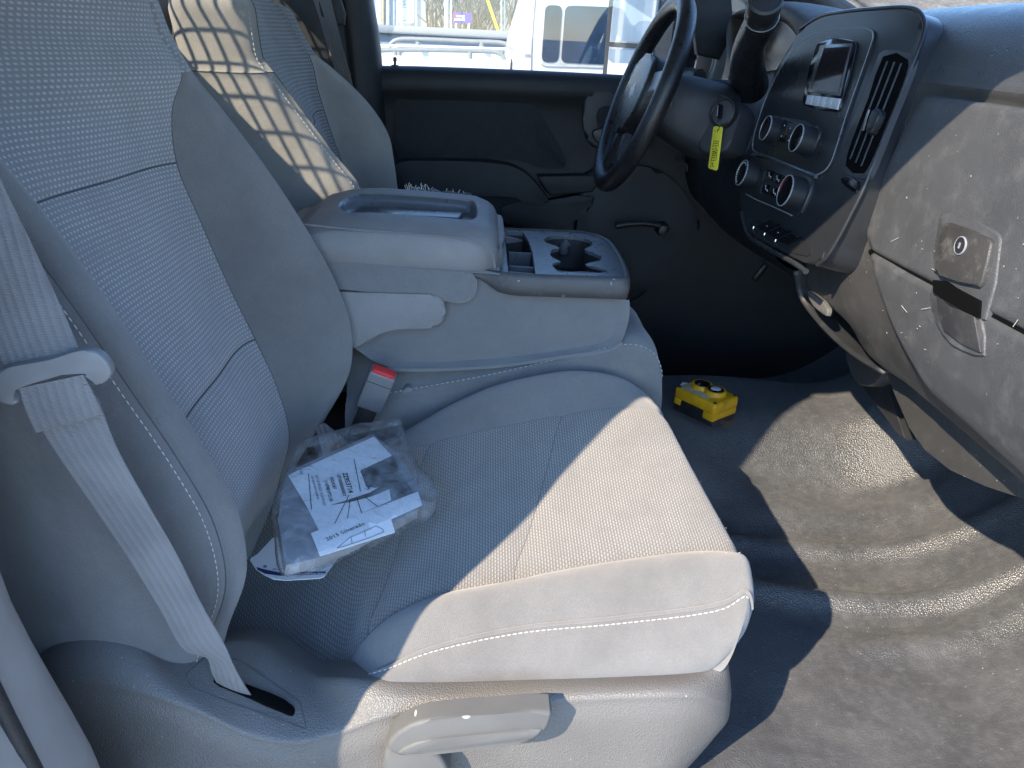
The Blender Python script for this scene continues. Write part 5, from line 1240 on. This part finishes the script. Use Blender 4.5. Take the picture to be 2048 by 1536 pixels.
# ------------------------------------------------------------------ outside, seen through the driver's window and the windshield
GZ = -.62
def noise_ground():
    b = NB('pale_gravel'); c = b.mix(b.ss(b.noise(2.5, 6, .65), .35, .7), (.33, .32, .30), (.42, .405, .38)); b.set(Base_Color=c, Roughness=.9); b.bump(b.noise(60, 3), .01); return b.m
structure(mk('ground', [(-300, -300, GZ), (300, -300, GZ), (300, 300, GZ), (-300, 300, GZ)], [(0, 1, 2, 3)], noise_ground(), None, None, False))
def brush_mat():
    b = NB('winter_brush'); n1 = b.noise(.9, 8, .75); n2 = b.noise(5, 6, .7)
    c = b.mix(b.ss(n1, .3, .7), (.26, .21, .15), (.50, .44, .35)); c = b.mix(b.mth('MULTIPLY', b.ss(n2, .45, .7), .6), c, (.16, .135, .10)); b.set(Base_Color=c, Roughness=.95); b.bump(n2, .3); return b.m
bm_ = brush_mat()
random.seed(3)
hg = [[V((x, 26+r*6+1.2*math.sin(x*.3+r)+.6*math.sin(x*.83), GZ-.2+r*1.5+.5*math.sin(x*.5+r*1.7)+(.0 if r else -.2))) for x in frange(-45, 60, 70)] for r in range(9)]
structure(gmesh('hillside', dense(hg, 2, 1), bm_, None, flip=True))
hg = [[V((24+r*6+1.0*math.sin(y*.3+r), y, GZ-.2+r*.8+.4*math.sin(y*.5+r*1.7))) for y in frange(-30, 24, 40)] for r in range(7)]
structure(gmesh('hillside', dense(hg, 2, 1), bm_, None))
# bare trees in front of the slope
bark = plain('bark', (.11, .09, .075), .9, .3, 8)
def bare_tree(base, h, seed, label, gr='bare trees on the slope'):
    random.seed(seed); t = thing('bare_tree', label, 'tree', base, gr); vs_, fs = [], []
    trunk = []
    def limb(p, d, ln, r, lvl, store):
        pts = [p]
        for k in range(3):
            d = (d+V((random.uniform(-.2, .2), random.uniform(-.2, .2), random.uniform(-.05, .15)))).normalized(); pts.append(pts[-1]+d*(ln/3))
        n0 = len(store[0])
        for k, q in enumerate(pts):
            rr = r*(1-.22*k); s = d.cross(V((.3, .2, 1))).normalized(); w2 = d.cross(s)
            for a in range(4): store[0].append(q+s*(rr*math.cos(a*1.57))+w2*(rr*math.sin(a*1.57)))
        for k in range(3):
            for a in range(4): store[1].append((n0+k*4+a, n0+k*4+(a+1) % 4, n0+k*4+4+(a+1) % 4, n0+k*4+4+a))
        if lvl:
            for k in range(4 if lvl > 1 else 5):
                q = pts[random.choice((1, 2, 3))]; limb(q, (d+V((random.uniform(-1, 1), random.uniform(-.5, .5), random.uniform(0, .7)))*.9).normalized(), ln*.62, r*.5, lvl-1, tw)
    tr_, tw = ([], []), ([], [])
    for k in range(3): limb(V(base)+V((random.uniform(-.4, .4), 0, 0)), V((random.uniform(-.25, .25), 0, 1)).normalized(), h*.6, .06, 3, tr_)
    mk('trunk', tr_[0], tr_[1], bark, t, None, True, None); mk('crown', tw[0], tw[1], bark, t, None, True, None)
for k, (pxx, Y_, h, lab) in enumerate(((868, 17, 4.2, 'dark bare tree left of the pale posts'), (940, 20, 4.0, 'bare tree just behind the purple sign'), (960, 15, 3.2, 'bare shrub left of the yellow pole'), (1018, 18, 4.4, 'bare tree right of the thin green posts'), (850, 22, 4.6, 'taller bare tree behind the white sign'))):
    p = px(pxx, 55, Y=Y_); bare_tree((p.x, Y_, GZ), h, 20+k, lab)
# grey trailer wall
gm_ = plain('grey_panel', (.20, .22, .24), .45, .05, 2)
trl = thing('gray_trailer', 'grey trailer side wall standing behind the white pickup', 'trailer', (0, 6.3, GZ))
Yt = 6.2
a, b = px(700, 47, Y=Yt), px(1100, 57, Y=Yt)
box('side_wall', ((a.x+b.x)/2, Yt+.05, (a.z+GZ+.5)/2), (b.x-a.x+3, .1, a.z-GZ-.5), gm_, trl, bevel=.01)
box('top_rail', ((a.x+b.x)/2, Yt-.01, a.z-.03), (b.x-a.x+3, .14, .07), gm_, trl, bevel=.015)
for s in (-1, 1): lathe('wheel', ((a.x+b.x)/2+s*1.2, Yt, GZ+.35), (0, 1, 0), [(.1, -.05), (.33, -.05), (.35, 0), (.35, .15), (.33, .2), (.1, .2)], MAT['blackp'], trl, 24)
# white pickup next to the truck
wp = thing('white_pickup', 'white pickup with grey tube rails along its bed, parked alongside', 'pickup', (0, 3.4, GZ))
YP = 3.0
def pp_(a, b, Y=YP): return px(a, b, Y=Y)
wm = plain('pickup_white', (.62, .62, .60), .3, .02, 3, coat=.5)
bedtop = pp_(760, 114); bt2 = pp_(1024, 122)
ext('bed_side', [V((bedtop.x-2.2, YP, bedtop.z+.0)), V((bt2.x, YP, bt2.z)), V((bt2.x, YP, GZ+.35)), V((bedtop.x-2.2, YP, GZ+.45))], (0, .10, 0), wm, wp, bevel=.02, seg=3)
far = 4.55
ext('bed_side', [V((bedtop.x-2.2, far, bedtop.z+.02)), V((bt2.x, far, bt2.z+.02)), V((bt2.x, far, GZ+.35)), V((bedtop.x-2.2, far, GZ+.45))], (0, .10, 0), wm, wp, bevel=.02)
box('bed_floor', (bt2.x-1.2, (YP+far)/2, GZ+.7), (2.4, far-YP, .06), gm_, wp)
cabo = [(1022, 150), (1026, 118), (1034, 84), (1046, 40), (1056, 8), (1066, -20), (1090, -50), (1240, -50), (1420, -40), (1440, 150)]
cb0 = pp_(1022, 150)
cpo = crv([pp_(a, b) for a, b in cabo[:7]], 3)+[V((.95, YP, 1.30)), V((1.55, YP, 1.22)), V((2.0, YP, .75)), V((2.0, YP, GZ+.35)), V((cb0.x, YP, GZ+.35))]
ext('cab_side', cpo, (0, far-YP+.1, 0), wm, wp, bevel=.05, seg=4)
def win(l, nm, m, par, y, th, bev=.004): return ext(nm, rpoly([px(a, b, Y=y) for a, b in l], .03), (0, th, 0), m, par, bevel=bev)
rub = plain('window_rubber', (.35, .355, .34), .6)
wf = win([(1079, 132), (1088, 6), (1260, 10), (1260, 137)], 'window_frame', rub, wp, YP-.012, .03)
dk = plain('tinted_glass', (.018, .034, .062), .25, .2, 8, None, ((.35, .38, .42), 45, .64, .85, .5), spec=.06)
win([(1083, 124), (1091, 10), (1125, 11), (1116, 125)], 'rear_pane', dk, wf, YP-.018, .02, .002)
win([(1122, 125), (1131, 11), (1254, 15), (1252, 131)], 'front_pane', dk, wf, YP-.018, .02, .002)
tube('door_line', crv([px(a, b, Y=YP-.004) for a, b in [(1071, -10), (1066, 50), (1063, 100), (1062, 150)]], 4), .004, MAT['greyink'], wp, 6)
tube('bed_gap', [px(1023, 118, Y=YP-.003), px(1021, 160, Y=YP-.003)], .004, MAT['ink'], wp, 6)
ext('badge', [px(a, b, Y=YP-.004) for a, b in [(1050, 108), (1060, 108), (1060, 114), (1050, 114)]], (0, .004, 0), MAT['greyink'], wp)
tb = plain('tube_grey', (.22, .235, .225), .4, .06, 20)
tube('near_rail', crv([pp_(730, 103, 3.06), pp_(780, 100, 3.06), pp_(860, 100, 3.06), pp_(960, 102, 3.06), pp_(990, 104, 3.06), pp_(1003, 110, 3.06), pp_(1010, 120, 3.06)], 5), .0125, tb, wp, 10)
for a in (790, 798, 940): tube('rail_foot', [pp_(a, 103, 3.06), pp_(a, 117, 3.06)], .014, tb, wp, 10)
tube('far_rail', crv([pp_(778, 93, 4.5), pp_(786, 84, 4.5), pp_(798, 79, 4.5), pp_(850, 79, 4.5), pp_(940, 83, 4.5), pp_(1004, 86, 4.5), pp_(1016, 91, 4.5), pp_(1022, 98, 4.5)], 5), .016, tb, wp, 10)
for a in (836, 963): tube('rail_foot', [pp_(a, 83, 4.5), pp_(a, 95, 4.5)], .018, tb, wp, 10)
tube('bed_edge', [pp_(740, 90, 4.4), pp_(1024, 98, 4.4)], .008, MAT['white'], wp, 8)
for x in (-1.6, 1.5): lathe('wheel', (x, YP-.02, GZ+.40), (0, 1, 0), [(.08, 0), (.22, .01), (.24, .0), (.36, -.02), (.40, .03), (.40, .2), (.36, .25)], MAT['blackp'], wp, 28)
# posts and signs beyond
def post(nm, x, ytop, ybot, wpx, Y, m, lab, cat='post', lean=0):
    p, q = px(x, ybot, Y=Y), px(x+lean, ytop, Y=Y); r = (px(x+wpx/2, ybot, Y=Y)-p).length
    d = (q-p).normalized(); top_ = q+d*1.5; bot_ = V((p.x-d.x*(p.z-GZ)/d.z, p.y, GZ))
    t = thing(nm, lab, cat, bot_); tube('shaft', [bot_, p, q, top_], r, m, t, 12); lathe('cap', top_, d, [(r*1.1, 0), (r*1.1, .03), (r*.6, .05)], m, t, 12); return t
post('white_post', 760, 0, 48, 16, 8.0, plain('post_white', (.5, .5, .48), .5), 'white square post at the left edge of the window')
post('wooden_post', 767, 0, 48, 7, 7.8, plain('post_wood', (.42, .36, .25), .8, .2, 6), 'tan wooden post beside the white post')
post('pale_post', 777, 0, 48, 9, 7.6, plain('post_pale', (.4, .42, .43), .5), 'pale post between the wooden post and the sign')
post('gray_post', 789, 0, 48, 6, 7.4, plain('post_grey', (.30, .33, .36), .5), 'grey post at the left edge of the white sign')
post('thin_post', 833, 0, 48, 3, 8.0, plain('post_thin', (.6, .63, .62), .5), 'thin pale post at the right edge of the white sign')
post('metal_post', 893, 0, 50, 9, 9.0, plain('post_metal', (.45, .46, .46), .4), 'thick pale metal post left of the purple sign')
post('metal_post', 902, 0, 50, 4, 8.9, plain('post_metal2', (.50, .54, .56), .4), 'thin grey post touching the thick pale post')
post('yellow_pole', 993, 0, 52, 6, 8.0, plain('pole_yellow', (.85, .62, .02), .45), 'leaning bright yellow pole behind the grey trailer', 'pole', -18)
post('green_post', 1003, 0, 52, 3, 9.5, plain('post_green', (.45, .50, .44), .5), 'thin greenish post, left of the pair by the yellow pole')
post('green_post', 1009, 0, 52, 3, 9.4, plain('post_green2', (.52, .55, .45), .5), 'thin greenish post, right of the pair by the yellow pole')
sgn_ = thing('white_sign', 'white sign board with grey lettering beyond the trailer', 'sign', (0, 7.5, GZ))
sp = [px(a, b, Y=7.5) for a, b in [(792, -40), (828, -38), (828, 40), (826, 46), (792, 46)]]
ext('board', sp, (0, .03, 0), MAT['white'], sgn_)
for l_, t_, z_ in ((793, '1212', 3), (793, 'mvd.org', 11)):
    text('sign_lettering', t_, .052, px(l_, z_, Y=7.49), (1, 0, 0), (0, 0, 1), MAT['greyink'], sgn_, sx=.72)
strokes('sign_rule', [(px(793, 14, Y=7.488), px(827, 15, Y=7.488), V((0, -1, 0))), (px(793, 40, Y=7.488), px(827, 41, Y=7.488), V((0, -1, 0)))], .006, MAT['greyink'], sgn_)
for q, t_ in ((19, 'title'), (24, 'license'), (29, 'plates'), (35, 'driver records')): text('sign_lettering', t_, .028, px(794, q+1, Y=7.488), (1, 0, 0), (0, 0, 1), plain('pale_ink', (.45, .47, .5), .8), sgn_)
for x in (-.05, .05): tube('leg', [sp[3]+V((x-.1, .04, 0)), V((sp[3].x+x-.1, 7.54, GZ))], .02, MAT['white'], sgn_, 8)
pur = thing('purple_sign', 'small purple yard sign with white and red print', 'sign', (0, 8.5, GZ))
pq = [px(a, b, Y=8.5) for a, b in [(907, 24), (943, 26), (943, 47), (907, 46)]]
ext('board', pq, (0, .02, 0), plain('purple', (.09, .05, .42), .5), pur)
ext('print_block', [px(a, b, Y=8.49) for a, b in [(912, 30), (929, 31), (929, 35), (912, 34)]], (0, .005, 0), MAT['white'], pur); ext('print_block', [px(a, b, Y=8.49) for a, b in [(908, 37), (930, 37), (930, 42), (908, 41)]], (0, .005, 0), MAT['white'], pur)
ext('print_red', [px(a, b, Y=8.488) for a, b in [(908, 27), (912, 27), (912, 35), (908, 35)]], (0, .005, 0), MAT['red'], pur)
for q in (pq[2]+V((-.03, .01, 0)), pq[3]+V((.03, .01, 0))): tube('leg', [q, V((q.x, q.y, GZ))], .012, MAT['white'], pur, 8)
# towing mirror on the driver's door
mir = thing('door_mirror', 'black towing mirror with two panes outside the far window', 'mirror', (.5, 1.1, .8))
mo, mi = V((.425, 1.32, 0)), V((.515, 1.05, 0))
md = (mi-mo).normalized(); mn = V((md.y, -md.x, 0))
if mn.x > 0: mn = -mn
def mpnt(t, z, l=0): return mo+(mi-mo)*t+V((0, 0, z))+mn*l
hs = crv([mpnt(-.10, .80), mpnt(-.12, .9), mpnt(-.12, 1.15), mpnt(-.05, 1.22), mpnt(1.15, 1.22), mpnt(1.28, 1.15), mpnt(1.28, .85), mpnt(1.2, .79)], 3, True)
hm = ext('mirror_housing', hs, -mn*.09, MAT['blackp'], mir, bevel=.012, seg=3)
def quad(t0, t1, z0, z1, l): return [mpnt(t0, z0, l), mpnt(t1, z0, l), mpnt(t1, z1, l), mpnt(t0, z1, l)]
zmid = px(1235, 89, pl=(mo, mn)).z
for nm, z0, z1 in (('upper', zmid+.006, 1.18), ('lower', .815, zmid-.008)):
    ext('pane_frame', quad(.0, 1.0, z0, z1, .004), -mn*.006, MAT['silver'], hm, bevel=.002)
    ext('mirror_pane', quad(.03, .97, z0+.005, z1-.005, .0055), -mn*.003, MAT['mirror'], hm)
tube('mirror_arm', [mpnt(1.2, .88, -.04), V((.62, .90, .88))], .025, MAT['blackp'], mir, 10)
# what the mirror shows: a pale corrugated shed and a parked white car behind the truck
shed = thing('corrugated_shed', 'pale corrugated metal shed reflected in the towing mirror', 'shed', (-10, 12, GZ))
dd = V((-.65, .757, 0)).normalized(); sc0 = V((.45, 1.2, 0))+dd*13; sr = V((.757, .65, 0))
vv, ff = [], []
for k in range(121):
    t = -9+18*k/120; o_ = (.05 if (k % 4) in (0, 1) else 0)
    p = sc0+sr*t-dd*o_; vv += [V((p.x, p.y, GZ)), V((p.x, p.y, 4.0))]
for k in range(120): ff.append((2*k, 2*k+2, 2*k+3, 2*k+1))
mk('corrugated_wall', vv, ff, plain('shed_white', (.45, .45, .44), .5, .06, 2), shed, None, False)
bx_, by_ = frame(V((0, 0, 1)), (0, 1, 0))[:2]
box('shed_body', sc0+dd*2+V((0, 0, GZ*.5+2)), (18, 3.8, 4-GZ), plain('shed_side', (.5, .5, .48), .6), shed, axes=(sr, dd, V((0, 0, 1))))
box('shed_roof', sc0+dd*2+V((0, 0, 4.1)), (18.6, 4.6, .18), plain('shed_roof', (.4, .41, .42), .5), shed, axes=(sr, dd, V((0, 0, 1))))
car = thing('white_car', 'white parked car reflected in the towing mirror', 'car', sc0-dd*5)
cm = sc0-dd*5
def cl_(a, z): return cm+sr*a+V((0, 0, GZ+z))
cb_ = crv([cl_(-2.1, .35), cl_(-2.15, .75), cl_(-1.9, .92), cl_(-1.1, 1.02), cl_(-.5, 1.42), cl_(.6, 1.46), cl_(1.3, 1.08), cl_(2.0, .98), cl_(2.15, .6), cl_(2.1, .35)], 3, True)
ext('car_body', cb_, dd*1.7, plain('car_white', (.78, .78, .77), .3, coat=.5), car, bevel=.08, seg=3)
ext('car_window', [cl_(-.95, 1.03)-dd*.005, cl_(-.45, 1.36)-dd*.005, cl_(.55, 1.39)-dd*.005, cl_(1.1, 1.05)-dd*.005], dd*.02, dk, car)
for a in (-1.35, 1.35): lathe('wheel', cl_(a, .32)-dd*.02, dd, [(.1, 0), (.2, .01), (.32, 0), (.32, .18), (.2, .2)], MAT['blackp'], car, 24)
